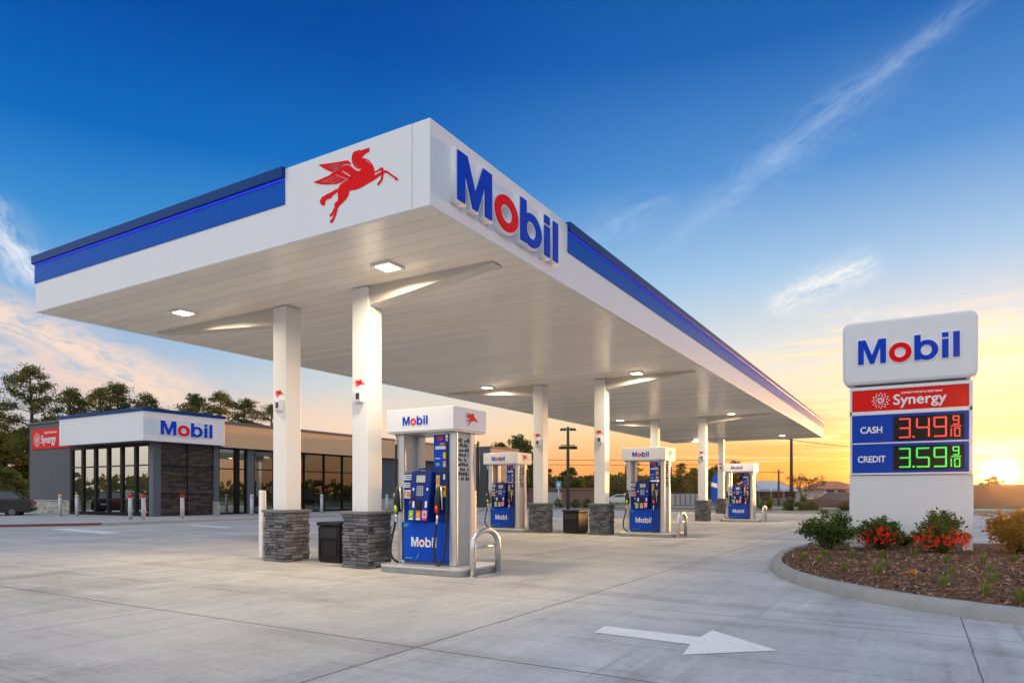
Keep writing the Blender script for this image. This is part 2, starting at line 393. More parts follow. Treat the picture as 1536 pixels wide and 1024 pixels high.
def text_mesh(body,size,ext=.004,off=0.,align='CENTER'):
    cu=bpy.data.curves.new('words','FONT'); cu.body=body; cu.size=size; cu.extrude=ext; cu.offset=off
    cu.align_x=align; cu.align_y='CENTER'; cu.resolution_u=3
    return to_mesh(cu)
# placements on upright faces: local x to the reader's right, y up, z out of the face
def on_face(me,facing,org,sx=1.,sy=1.):
    if facing=='-x': B=Matrix(((0,0,-1),(-1,0,0),(0,1,0)))
    elif facing=='-y': B=Matrix(((1,0,0),(0,0,-1),(0,1,0)))
    elif facing=='+x': B=Matrix(((0,0,1),(1,0,0),(0,1,0)))
    elif facing=='+y': B=Matrix(((-1,0,0),(0,0,1),(0,1,0)))
    elif facing=='up': B=Matrix.Identity(3)
    M4=Matrix.Translation(Vector(org))@B.to_4x4()@Matrix.Diagonal((sx,sy,1,1))
    me.transform(M4); me.materials.clear()
    return me
def join_meshes(ms):
    bm=bmesh.new()
    for m_ in ms:
        bm.from_mesh(m_); bpy.data.meshes.remove(m_)
    me=bpy.data.meshes.new('joined'); bm.to_mesh(me); bm.free(); return me
def ring(cx,cy,rx,ry,n=40): return [(cx+rx*math.cos(2*math.pi*k/n),cy+ry*math.sin(2*math.pi*k/n)) for k in range(n)]
# the five-letter word mark, cap height 1, 4.03 wide
def word_letters():
    MM_=[[(0,0),(0,1),(.31,1),(.58,.36),(.85,1),(1.16,1),(1.16,0),(.92,0),(.92,.66),(.665,0),(.495,0),(.24,.66),(.24,0)]]
    oo=[ring(1.73,.375,.455,.40),ring(1.73,.375,.225,.205)[::-1]]
    bowl=[(2.29,0),(2.29,1),(2.54,1),(2.54,.70)]+[(2.78+.44*math.cos(a),.375+.40*math.sin(a)) for a in [R(118-k*(236)/26) for k in range(27)]]+[(2.54,.05),(2.54,0)]
    bb=[bowl,ring(2.76,.375,.215,.215)[::-1]]
    ii=[[(3.36,0),(3.36,.745),(3.61,.745),(3.61,0)],[(3.36,.81),(3.36,1),(3.61,1),(3.61,.81)]]
    ll=[[(3.78,0),(3.78,1),(4.03,1),(4.03,0)]]
    return MM_,oo,bb,ii,ll
def word_mark(parent,facing,org,h,width,depth=.006,backing=0.,backdepth=.0,colors=('logoblue','logored'),lname='lettering'):
    """org: lower-left corner of the M on the face, in the parent's space"""
    sx=width/4.03
    Ls=word_letters(); ox,oy,oz=org
    out={'-x':Vector((-1,0,0)),'-y':Vector((0,-1,0)),'+x':Vector((1,0,0))}[facing]
    base=Vector(org)
    if backing>0:
        ms=[]
        for L in Ls:
            S=[[(x*sx,y*h) for x,y in P] for P in (L if L is not Ls[3] else [[(3.36,0),(3.36,1),(3.61,1),(3.61,0)]])]
            link('letter_backing',on_face(curve_mesh(S,backdepth/2,backing),facing,base+out*(backdepth/2+.002)),'letterwhite',parent)
    zoff=backdepth+.003+depth/2 if backing>0 else depth/2+.002
    bl=[]; rd=[]
    for i,L in enumerate(Ls):
        S=[[(x*sx,y*h) for x,y in P] for P in L]
        link('letter',on_face(curve_mesh(S,depth/2,0),facing,base+out*zoff),colors[1 if i==1 else 0],parent)
EMBLEM=[([(0.1711,0.2673),(0.1785,0.2512),(0.1604,0.2525),(0.1759,0.2411),(0.1691,0.2317),(0.1395,0.2317),(0.1086,0.2189),(0.0817,0.2021),(0.1241,0.1886),(0.1711,0.1597),(0.2075,0.1174),(0.2249,0.0824),(0.233,0.0494),(0.235,0.0138),(0.274,0.0225),(0.3144,0.0293),(0.35,0.0306),(0.3769,0.0192),(0.4449,-0.0373),(0.4691,-0.0521),(0.5,-0.0851),(0.4623,-0.0777),(0.4523,-0.0575),(0.4301,-0.044),(0.3897,-0.0118),(0.3648,0.0077),(0.3399,0.0124),(0.2841,-0.0037),(0.2276,-0.0192),(0.194,-0.0272),(0.1711,-0.0313),(0.1295,-0.04),(0.077,-0.0508),(0.0185,-0.0548),(-0.0407,-0.0481),(-0.0582,-0.0461),(-0.0662,-0.0777),(-0.0925,-0.1113),(-0.1382,-0.1335),(-0.1859,-0.155),(-0.2001,-0.1765),(-0.2189,-0.229),(-0.2411,-0.2606),(-0.2579,-0.2814),(-0.2882,-0.2801),(-0.2915,-0.2606),(-0.266,-0.2498),(-0.2492,-0.2303),(-0.2344,-0.1853),(-0.231,-0.1577),(-0.2391,-0.1342),(-0.227,-0.1153),(-0.198,-0.1059),(-0.1913,-0.0817),(-0.198,-0.0414),(-0.198,-0.0037),(-0.1651,0.0313),(-0.1032,0.0494),(-0.0514,0.0434),(-0.0138,0.0454),(0.0185,0.0615),(0.0467,0.0945),(0.0817,0.1012),(0.081,0.11),(0.0555,0.1174),(0.0346,0.1429),(0.0138,0.1718),(0.0044,0.2075),(-0.001,0.2404),(-0.0084,0.2586),(-0.0212,0.2693),(0.0024,0.2727),(0.0185,0.2814),(0.0367,0.2734),(0.0555,0.2801),(0.0817,0.2666),(0.1187,0.268),(0.1523,0.2673)],[[(0.0555,0.2579),(0.077,0.2633),(0.0743,0.2545),(0.0622,0.2512)],[(0.1086,0.188),(0.1523,0.1611),(0.1853,0.1295),(0.192,0.1046),(0.1792,0.1295),(0.1483,0.157)]]),([(-0.5,0.1301),(-0.4193,0.1335),(-0.305,0.1429),(-0.2216,0.1691),(-0.1443,0.1873),(-0.0945,0.1859),(-0.0514,0.1705),(-0.0192,0.1449),(0.0131,0.1153),(0.0447,0.0978),(0.0131,0.0676),(-0.0245,0.0528),(-0.0568,0.0508),(-0.1059,0.0595),(-0.155,0.0488),(-0.2155,0.0481),(-0.3278,0.0696),(-0.4193,0.0945)],[[(-0.2243,0.1362),(-0.1382,0.0898),(-0.0622,0.0541),(-0.0044,0.0562),(0.0024,0.0494),(-0.0622,0.0474),(-0.1409,0.0837),(-0.229,0.1321)],[(-0.4193,0.1153),(-0.3621,0.11),(-0.229,0.1274),(-0.2243,0.1214),(-0.3574,0.1005),(-0.4166,0.11)],[(-0.3621,0.0952),(-0.305,0.0905),(-0.1994,0.1106),(-0.1933,0.1039),(-0.3009,0.0824),(-0.3594,0.0898)],[(-0.2942,0.0763),(-0.2377,0.0709),(-0.1651,0.0891),(-0.1584,0.0831),(-0.2337,0.0636),(-0.2915,0.0709)],[(-0.1516,0.1456),(-0.1382,0.149),(-0.0407,0.0804),(-0.0535,0.0757)]]),([(-0.4328,0.2727),(-0.305,0.2512),(-0.1711,0.233),(-0.0945,0.2243),(-0.0662,0.2149),(-0.0447,0.1913),(-0.034,0.1725),(-0.0622,0.1846),(-0.1059,0.1987),(-0.1443,0.2001),(-0.2048,0.1826),(-0.2693,0.1658),(-0.3366,0.2034),(-0.3937,0.2404)],[[(-0.348,0.2391),(-0.2155,0.2196),(-0.1167,0.2075),(-0.1147,0.2021),(-0.2155,0.2128),(-0.346,0.2337)],[(-0.3164,0.2162),(-0.2155,0.2048),(-0.1382,0.2014),(-0.1362,0.1974),(-0.2135,0.198),(-0.3144,0.2108)],[(-0.2915,0.196),(-0.2155,0.192),(-0.1691,0.1947),(-0.1671,0.1893),(-0.2135,0.1846),(-0.2895,0.1907)]]),([(-0.0171,0.264),(-0.0064,0.2485),(-0.0017,0.2169),(0.0084,0.1732),(0.0299,0.1395),(0.0494,0.1187),(0.0367,0.1187),(0.0131,0.1375),(-0.0084,0.1631),(-0.0232,0.1907),(-0.0299,0.2243),(-0.0259,0.2465)],[]),([(0.2371,0.0467),(0.2841,0.0568),(0.3104,0.0669),(0.3305,0.0548),(0.3325,0.0326),(0.3225,0.0293),(0.3083,0.0353),(0.3104,0.0488),(0.2841,0.0414),(0.2411,0.0367)],[]),([(0.3164,0.0118),(0.3325,0.0124),(0.3305,-0.0131),(0.3225,-0.042),(0.3104,-0.0562),(0.2861,-0.0736),(0.2707,-0.079),(0.2646,-0.0656),(0.2821,-0.0474),(0.2983,-0.0393),(0.3104,-0.0084)],[]),([(-0.2068,0.0044),(-0.2021,-0.0245),(-0.2492,-0.0393),(-0.2828,-0.0629),(-0.3366,-0.0622),(-0.3527,-0.0817),(-0.3541,-0.1073),(-0.385,-0.1059),(-0.4099,-0.0871),(-0.4166,-0.0562),(-0.3917,-0.0306),(-0.3393,-0.0192),(-0.2626,-0.0091)],[]),([(-0.2445,-0.1537),(-0.2377,-0.1617),(-0.2424,-0.1913),(-0.2579,-0.2189),(-0.2875,-0.2283),(-0.2976,-0.2155),(-0.2828,-0.2007),(-0.2606,-0.188)],[])]
def emblem(parent,facing,ctr,w,depth=.004,name='horse_emblem',simple_=False):
    ms=[]
    for body,holes in EMBLEM:
        P=[[(x*w,y*w) for x,y in body]]
        if not simple_: P+=[[(x*w,y*w) for x,y in h] for h in holes]
        ms.append(curve_mesh(P,depth/2,0))
    out={'-x':Vector((-1,0,0)),'-y':Vector((0,-1,0))}[facing]
    return link(name,on_face(join_meshes(ms),facing,Vector(ctr)+out*(depth/2+.002)),'logored',parent)
# ================================================================ camera
cam=bpy.data.cameras.new('camera'); cam.sensor_width=36; cam.lens=36*1020/1536; cam.shift_y=(740-512)/1536
cam.clip_start=.05; cam.clip_end=4000
co=bpy.data.objects.new('camera',cam); COL.objects.link(co); co.location=CAMP
co.rotation_euler=(R(90),0,math.atan2(FW[1],FW[0])-R(90)); sc.camera=co
# ================================================================ sky and sun
SUN_EL=R(1.5); SH=Vector((.9965,-.084,0)).normalized()
SUN=Vector((SH.x*math.cos(SUN_EL),SH.y*math.cos(SUN_EL),math.sin(SUN_EL)))
w=bpy.data.worlds.new('World'); sc.world=w; w.use_nodes=True
nt=NT(w.node_tree); nt.n.clear()
out=nt.new('ShaderNodeOutputWorld'); bg=nt.new('ShaderNodeBackground'); nt.l.new(bg.outputs[0],out.inputs[0])
tc=nt.new('ShaderNodeTexCoord').outputs['Generated']
D=nt.v('NORMALIZE',tc)
sp=nt.new('ShaderNodeSeparateXYZ'); nt.l.new(D,sp.inputs[0]); dx,dy,dz=sp.outputs
elev=nt.m('MULTIPLY',nt.m('ARCSINE',dz),180/math.pi)           # degrees
hl=nt.m('SQRT',nt.m('MAXIMUM',nt.m('SUBTRACT',1.,nt.m('MULTIPLY',dz,dz)),1e-4))
ca=nt.m('DIVIDE',nt.v('DOT_PRODUCT',D,tuple(SH)),hl)            # cosine of the azimuth from the sun
ef=nt.m('DIVIDE',elev,90.,clamp=True)
def er(stops): return nt.ramp(ef,[(e/90.,c) for e,c in stops])  # highest stops, above the view, are brightened to light the ground
RIGHT=er([(0,(1.0,.28,.03)),(2.2,(1.0,.40,.07)),(4.6,(1.0,.66,.28)),(7.5,(.96,.80,.56)),(11,(.76,.78,.76)),(17,(.36,.58,.82)),(24,(.085,.29,.66)),(32,(.010,.13,.46)),(42,(.0,.068,.32)),(56,(.30,.40,.58)),(75,(.62,.70,.84))])
FARL=er([(0,(.55,.36,.27)),(3,(.66,.52,.45)),(6,(.55,.57,.61)),(9,(.38,.52,.71)),(13,(.21,.45,.74)),(19,(.045,.28,.66)),(25,(.002,.145,.52)),(33,(.0,.07,.37)),(44,(.0,.042,.26)),(56,(.26,.36,.56)),(75,(.60,.70,.84))])
LEFT=er([(0,(.92,.38,.19)),(2.6,(.97,.55,.32)),(5.5,(.93,.74,.57)),(9,(.66,.70,.70)),(13,(.36,.58,.79)),(19,(.08,.33,.69)),(25,(.006,.16,.53)),(33,(.0,.075,.375)),(44,(.0,.043,.265)),(56,(.26,.36,.56)),(75,(.60,.70,.84))])
BACK=er([(0,(.70,.56,.48)),(4,(1.02,.90,.82)),(12,(1.2,1.18,1.2)),(30,(1.14,1.22,1.34)),(45,(.90,1.02,1.2)),(60,(.66,.76,.9)),(75,(.62,.70,.84))])  # unseen sky behind the view, brightened to light the faces turned to it
c1=nt.mix(nt.sm(ca,.66,.98),nt.mix(nt.sm(ca,.36,.70),FARL,LEFT),RIGHT)
skyc=nt.mix(nt.sm(ca,.22,-.30),c1,BACK)
# the physical sky adds its own aureole and falloff
st=nt.new('ShaderNodeTexSky',sky_type='NISHITA'); st.sun_disc=False; st.sun_elevation=SUN_EL
st.sun_rotation=math.atan2(SH.x,SH.y); st.dust_density=1.5; st.ozone_density=2.
skyc=nt.mix(1.,skyc,nt.mix(1.,st.outputs[0],(.008,.008,.008),'MULTIPLY'),'ADD')
# glow round the low sun
sd=nt.v('DOT_PRODUCT',D,tuple(SUN))
g1=nt.m('POWER',nt.m('MAXIMUM',sd,0.),9000.); g2=nt.m('POWER',nt.m('MAXIMUM',sd,0.),90.)
skyc=nt.mix(nt.m('MULTIPLY',g2,.16),skyc,(1.0,.40,.05),'ADD')
skyc=nt.mix(nt.m('MULTIPLY',g1,1.),skyc,(5.,3.8,1.6),'ADD')
# ---- thin clouds
pl=nt.new('ShaderNodeCombineXYZ'); zz=nt.m('ADD',nt.m('MAXIMUM',dz,0.),.06)
nt.put(pl.inputs[0],nt.m('DIVIDE',dx,zz)); nt.put(pl.inputs[1],nt.m('DIVIDE',dy,zz)); PLN=pl.outputs[0]
def pixdir(x,y):
    k=(x-768)/1020; h=(740-y)/1020
    return Vector((FW[0]+k*RT[0],FW[1]+k*RT[1],h)).normalized()
cn1=nt.noise(nt.mapping(D,(9,9,26)),1.,7,.62,.8)
cn2=nt.noise(nt.mapping(D,(26,26,60)),1.,6,.65,1.2)
cn=nt.m('ADD',nt.m('MULTIPLY',cn1,.62),nt.m('MULTIPLY',cn2,.38))
def streak(A,B,wd,dens,col,lo=.42,hi=.68,wob=1.,skew=0,endf=.18):
    global skyc
    a=pixdir(*A); b=pixdir(*B); n=a.cross(b).normalized(); t=(b-a*a.dot(b)).normalized(); L=math.acos(max(-1,min(1,a.dot(b))))
    ds=nt.m('MULTIPLY',nt.m('ARCSINE',nt.v('DOT_PRODUCT',D,tuple(n))),180/math.pi)
    ds=nt.m('ADD',ds,nt.m('MULTIPLY',nt.m('SUBTRACT',cn1,.5),wd*3.2*wob))
    s=nt.m('DIVIDE',nt.m('ARCTAN2',nt.v('DOT_PRODUCT',D,tuple(t)),nt.v('DOT_PRODUCT',D,tuple(a))),L)
    ac=nt.m('EXPONENT',nt.m('MULTIPLY',nt.m('POWER',nt.m('ABSOLUTE',nt.m('DIVIDE',ds,wd)),1.6),-1.))
    al=nt.m('MULTIPLY',nt.sm(s,-endf,endf),nt.sm(s,1.-endf,1+endf,1.,0.))
    # streaky fibres along the cloud's own direction
    fib=nt.new('ShaderNodeCombineXYZ'); nt.put(fib.inputs[0],nt.m('MULTIPLY',s,L*57.3*.16)); nt.put(fib.inputs[1],nt.m('MULTIPLY',ds,.9)); fib.inputs[2].default_value=A[0]*.013
    fn=nt.noise(fib.outputs[0],1.6,7,.66,.9)
    mk=nt.sm(nt.m('ADD',nt.m('MULTIPLY',fn,.6),nt.m('MULTIPLY',cn,.4)),lo,hi)
    f=nt.m('MULTIPLY',nt.m('MULTIPLY',nt.m('MULTIPLY',ac,al),mk),dens,clamp=True)
    skyc=nt.mix(f,skyc,col)
WH=(.80,.86,.95); PE=(.95,.68,.50); PK=(.80,.66,.62); CR=(1.0,.90,.70)
streak((1500,-30),(1010,360),.62,.38,(.58,.72,.93),.30,.70,.45)
streak((1330,110),(1050,330),1.5,.26,(.55,.70,.92),.36,.66,.7)
streak((1310,398),(1160,462),.9,1.,(.97,.95,.92),.36,.56,.9)
streak((1400,470),(1230,480),.8,.5,(.95,.92,.86),.42,.64,1.)
streak((-60,448),(310,608),1.5,1.,(1.0,.76,.60),.34,.54,.6)
streak((-60,520),(230,590),1.7,.85,(.90,.70,.62),.36,.56,.8)
streak((-30,310),(55,420),.9,.95,(.84,.86,.92),.36,.56,.6)
streak((-10,350),(35,395),1.2,.5,(.75,.82,.95),.38,.64,.8)
streak((60,565),(420,640),1.2,.8,(1.0,.70,.52),.36,.56,.7)
streak((330,620),(620,648),1.6,.75,(1.0,.72,.52),.36,.6,.6)
streak((870,370),(1000,300),1.4,.28,(.55,.72,.92),.38,.66,.8)
streak((1120,560),(1560,500),2.2,.55,CR,.42,.64,.7)
# bright bars of cloud over the sunset
bars=nt.noise(nt.mapping(D,(5,5,95),rot=(R(1.5),R(1.),0)),1.,6,.6,.5)
bm_=nt.m('MULTIPLY',nt.sm(bars,.47,.62),nt.m('MULTIPLY',nt.sm(ca,.90,.985),nt.m('MULTIPLY',nt.sm(elev,1.2,3.),nt.sm(elev,9.,15.,1.,0.))))
skyc=nt.mix(nt.m('MULTIPLY',bm_,.68),skyc,(1.2,.92,.45))
bars2=nt.m('MULTIPLY',nt.sm(bars,.52,.40),nt.m('MULTIPLY',nt.sm(ca,.92,.98),nt.m('MULTIPLY',nt.sm(elev,1.,2.5),nt.sm(elev,4.5,8.,1.,0.))))
skyc=nt.mix(nt.m('MULTIPLY',bars2,.55),skyc,(1.0,.50,.10))
nt.put(bg.inputs[0],skyc); bg.inputs[1].default_value=1.0
w.cycles.sampling_method='MANUAL'; w.cycles.sample_map_resolution=512
sl=bpy.data.lights.new('sun','SUN'); sl.energy=4.5; sl.angle=R(.6); sl.color=(1,.46,.13)
so=bpy.data.objects.new('sun',sl); COL.objects.link(so); so.rotation_euler=SUN.to_track_quat('Z','Y').to_euler(); so.location=(60,-10,30)
vs=sc.view_settings; vs.view_transform='Standard'; vs.look='None'; vs.exposure=0; vs.gamma=1; vs.use_curve_mapping=False
cy=sc.cycles; cy.use_denoising=True
try: cy.denoiser='OPENIMAGEDENOISE'
except Exception: pass
cy.max_bounces=7; cy.diffuse_bounces=3; cy.glossy_bounces=3; cy.transparent_max_bounces=8; cy.transmission_bounces=3
cy.sample_clamp_indirect=6; cy.caustics_reflective=False; cy.caustics_refractive=False
# ================================================================ ground
def sheet(name,poly,z,mat,kind='structure'):
    b=MB(); b.face([(x,y,z) for x,y in poly]); return tag(b.build(name,mat),kind=kind)
bm=MB(); n=60
def hgt(x,y):
    r=math.hypot(x-20,y); f=max(0,min(1,(r-110)/200)); return -.03+f*2.2*(mnoise.noise(Vector((x*.006,y*.006,0)))+.35)
grid=[[None]*(n+1) for _ in range(n+1)]
def gx(i): t=(i/n)*2-1; return 600*(abs(t)**2.2)*(1 if t>0 else -1)
for i in range(n+1):
    for j in range(n+1): grid[i][j]=bm.bm.verts.new((gx(i)+20,gx(j),hgt(gx(i)+20,gx(j))))
for i in range(n):
    for j in range(n): bm.bm.faces.new((grid[i][j],grid[i+1][j],grid[i+1][j+1],grid[i][j+1]))
tag(bm.build('ground','grassground'),kind='structure')
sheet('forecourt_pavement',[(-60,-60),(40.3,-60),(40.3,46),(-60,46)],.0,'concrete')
sheet('road',[(45.2,-140),(53.0,-140),(53.0,160),(45.2,160)],.0,'road')
# kerb and grass verge between forecourt and road
bm=MB(); bm.box((40.3,-60,-.02),(40.5,60,.14)); tag(bm.build('verge_kerb','kerb',bevel=.03),kind='structure')
bm=MB(); bm.box((45.0,-60,-.02),(45.2,60,.12)); tag(bm.build('road_kerb','kerb',bevel=.03),kind='structure')
bm=MB(); bm.box((40.5,-60,-.02),(45.0,60,.10)); tag(bm.build('verge','grassground'),kind='structure')
bm=MB(); bm.box((53.0,-60,-.02),(54.4,90,.12)); tag(bm.build('pavement','walk'),kind='structure')
# shop pavement: a raised slab with one painted corner
WALK=[(4.6,24.2),(8.2,22.1),(40.1,22.1),(40.1,27.2),(13.1,27.2),(13.1,44),(4.6,44)]
bm=MB(); bm.prism(WALK,'z',-.02,.13); tag(bm.build('shop_pavement','walk',bevel=.02),kind='structure')
bm=MB(); a=Vector((4.585,44,0)); 
bm.prism([(4.6,24.19),(8.0,22.2),(7.99,22.18),(4.585,24.175),(4.585,43.9),(4.6,43.9)],'z',.05,.118)
tag(bm.build('painted_kerb','redpaint'),kind='structure')
# painted arrow and bay lines
ARW=[(-.54,-2.49),(-.87,-2.53),(-.91,-3.41),(-1.30,-3.46),(-.77,-4.07),(-.22,-3.41),(-.58,-3.40)]
sheet('painted_arrow',ARW,.004,'paintwhite')
def strip(a,b,wd):
    a=Vector(a);b=Vector(b);t=(b-a).normalized();nn=Vector((-t.y,t.x))*wd/2
    return [tuple(a+nn),tuple(b+nn),tuple(b-nn),tuple(a-nn)]
for P_ in ([(5.66,21.09),(6.25,21.07),(5.76,16.64),(5.16,16.78)],[(9.97,19.86),(10.39,19.71),(9.84,16.76),(9.42,16.67)],strip((14.2,20.2),(14.0,16.6),.3)):
    sheet('painted_line',P_,.004,'paintwhite')
# ================================================================ canopy
CW,CD,Z0,Z1=39.5,9.48,4.72,5.76
cp=thing('fuel_canopy','long white fuel station canopy with blue top band, on square columns over the pumps','canopy',(0,0,0))
bm=MB(); bm.box((.062,.062,Z0+.012),(CW-.062,CD-.062,Z0+.25)); bm.build('soffit','soffit',cp)
bm=MB()
for a,b in (((.062,.062),(CW-.062,.42)),((.062,CD-.42),(CW-.062,CD-.062)),((.062,.42),(.42,CD-.42)),((CW-.42,.42),(CW-.062,CD-.42))):
    bm.box((a[0],a[1],Z0-.0),(b[0],b[1],Z0+.06))
bm.build('soffit_edge_trim','soffit',cp,bevel=.004)
bm=MB(); bm.box((.08,.08,Z1-.30),(CW-.08,CD-.08,Z1-.06)); bm.build('roof','greytrim',cp)
# white fascia boards, one per side, from butted panels
T=.06
def fas(name,segs):
    b=MB()
    for a,c in segs: b.box(a,c)
    return b.build(name,'white',cp,bevel=.004)
fas('fascia',[((0,.0,Z0-.006),(T,.272,Z1)),((-.006,.276,Z0-.006),(T,2.470,Z1)),((0,2.474,Z0-.006),(T,CD,Z1))])
fas('fascia',[((T+.002,0,Z0-.006),(3.40+.14,T,Z1)),((3.544,0,Z0-.006),(14.0,T,Z1-.02)),((14.003,0,Z0-.006),(27,T,Z1-.02)),((27.003,0,Z0-.006),(CW,T,Z1-.02))])
fas('fascia',[((CW-T,T+.002,Z0-.006),(CW,CD-T-.002,Z1-.02))])
fas('fascia',[((T+.002,CD-T,Z0-.006),(CW,CD,Z1-.02))])
bm=MB(); bm.box((-.012,2.526,5.265),(-.002,CD+.012,5.60)); bm.box((3.722,-.012,5.275),(CW+.012,-.002,5.60))
bm.box((CW+.002,-.012+.012,5.265),(CW+.012,CD,5.60)); bm.box((.0,CD+.002,5.265),(CW+.012,CD+.012,5.60)); bm.build('blue_band','blueband',cp)
bm=MB(); bm.box((-.055,2.526,5.625),(.10,CD+.055,5.785)); bm.box((3.722,-.055,5.625),(CW+.055,.10,5.785))
bm.box((CW-.10,.10,5.625),(CW+.055,CD+.055,5.785)); bm.box((.10,CD-.1,5.625),(CW-.10,CD+.055,5.785)); bm.build('roof_cap','navy',cp,bevel=.012)
bm=MB(); bm.box((-.026,2.53,5.600),(-.013,CD,5.621)); bm.box((3.726,-.026,5.600),(CW,-.013,5.621)); bm.build('light_strip','led',cp)
word_mark(cp,'-y',(.435,0,4.925),.615,2.755,.016,.032,.085)
emblem(cp,'-x',(-.006,1.2195,5.2455),1.487,.006)
# columns in pairs, with stone plinths; tapered beams run from them to the canopy edges
def ledgestone(b,cx,cy,hx,hy,z0,z1,seed,rows=13,dep=.034,lmin=.09,lmax=.27):
    r=random.Random(seed)
    for side in range(4):
        L=2*(hx if side<2 else hy)
        z=z0
        while z<z1-.012:
            hh=min(r.uniform(.036,.078),z1-z)
            if z1-z-hh<.03: hh=z1-z
            p=-L/2
            while p<L/2-.01:
                l=min(r.uniform(lmin,lmax),L/2-p)
                if L/2-p-l<.07: l=L/2-p
                d=r.uniform(.004,dep); g=.004
                a,c=p+g,p+l-g
                if p<=-L/2+.001: a-=d*.5
                if p+l>=L/2-.001: c+=d*.5
                if side==0: b.box((cx+a,cy-hy-d,z+g),(cx+c,cy-hy+.02,z+hh-g))
                elif side==1: b.box((cx+a,cy+hy-.02,z+g),(cx+c,cy+hy+d,z+hh-g))
                elif side==2: b.box((cx-hx-d,cy+a,z+g),(cx-hx+.02,cy+c,z+hh-g))
                else: b.box((cx+hx-.02,cy+a,z+g),(cx+hx+d,cy+c,z+hh-g))
                p+=l
            z+=hh
    b.box((cx-hx+.018,cy-hy+.018,z0),(cx+hx-.018,cy+hy-.018,z1))
hs=.175
colproto=thing('column',None,None,(0,0,0)); 
bm=MB(); bm.box((-hs,-hs,.90),(hs,hs,Z0)); shaft=bm.build('column','colwhite',None,bevel=.008)
bpy.data.objects.remove(colproto)
bm=MB(); ledgestone(bm,0,0,.275,.275,0,.90,3); bm.build('stone_base','stone',shaft,bevel=.006,seg=1)
bm=MB(); bm.box((-.325,-.325,.90),(.325,.325,.955)); bm.build('capstone','capstone',shaft,bevel=.012)
bm=MB(); bm.box((-hs-.06,-.10,2.78),(-hs-.001,.10,2.99)); bx=bm.build('notice_box','whitesign',shaft,bevel=.008)
bm=MB(); bm.box((-hs-.066,-.075,2.81),(-hs-.0605,.06,2.96)); bm.build('notice','stickwhite',shaft)
bm=MB(); bm.box((-hs-.068,-.045,2.83),(-hs-.0665,.03,2.935)); bm.build('notice_text','ink',shaft)
e=emblem(shaft,'-x',(-hs,0.0,3.10),.25,.004,simple_=True)
shaft.parent=cp
COLS=[(2.2,3.05),(2.3,5.15),(12.75,3.27),(12.8,5.42),(24.6,3.4),(24.6,5.65),(37.0,5.6)]
for i,(x,y) in enumerate(COLS):
    o=shaft if i==0 else dup(shaft,cp)
    o.location=(x,y,0)
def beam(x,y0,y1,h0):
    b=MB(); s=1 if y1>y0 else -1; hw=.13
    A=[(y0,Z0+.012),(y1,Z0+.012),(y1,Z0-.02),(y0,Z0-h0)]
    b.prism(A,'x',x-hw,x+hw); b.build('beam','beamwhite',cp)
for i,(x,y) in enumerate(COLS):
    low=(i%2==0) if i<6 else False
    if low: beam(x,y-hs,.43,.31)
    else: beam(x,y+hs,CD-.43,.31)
LX=[1.45,12.15,23.7,36.6]
li=0
for x in LX:
    for y in (1.93,7.05):
        b=MB(); 
        b.box((x-.185,y-.185,Z0-.022),(x+.185,y-.135,Z0+.012)); b.box((x-.185,y+.135,Z0-.022),(x+.185,y+.185,Z0+.012))
        b.box((x-.185,y-.135,Z0-.022),(x-.135,y+.135,Z0+.012)); b.box((x+.135,y-.135,Z0-.022),(x+.185,y+.135,Z0+.012))
        fr=b.build('ceiling_light','white',cp)
        b=MB(); b.box((x-.134,y-.134,Z0-.03),(x+.134,y+.134,Z0+.008)); b.build('lens','lens',fr,bevel=.01)
        al=bpy.data.lights.new('canopy_lamp','AREA'); al.shape='SQUARE'; al.size=.24; al.energy=118; al.spread=R(168); al.color=(1,.80,.54)
        ao=bpy.data.objects.new('canopy_lamp',al); COL.objects.link(ao); ao.location=(x,y,Z0-.04)
bm=MB()
for i in range(14): pass
bm.bm.free()
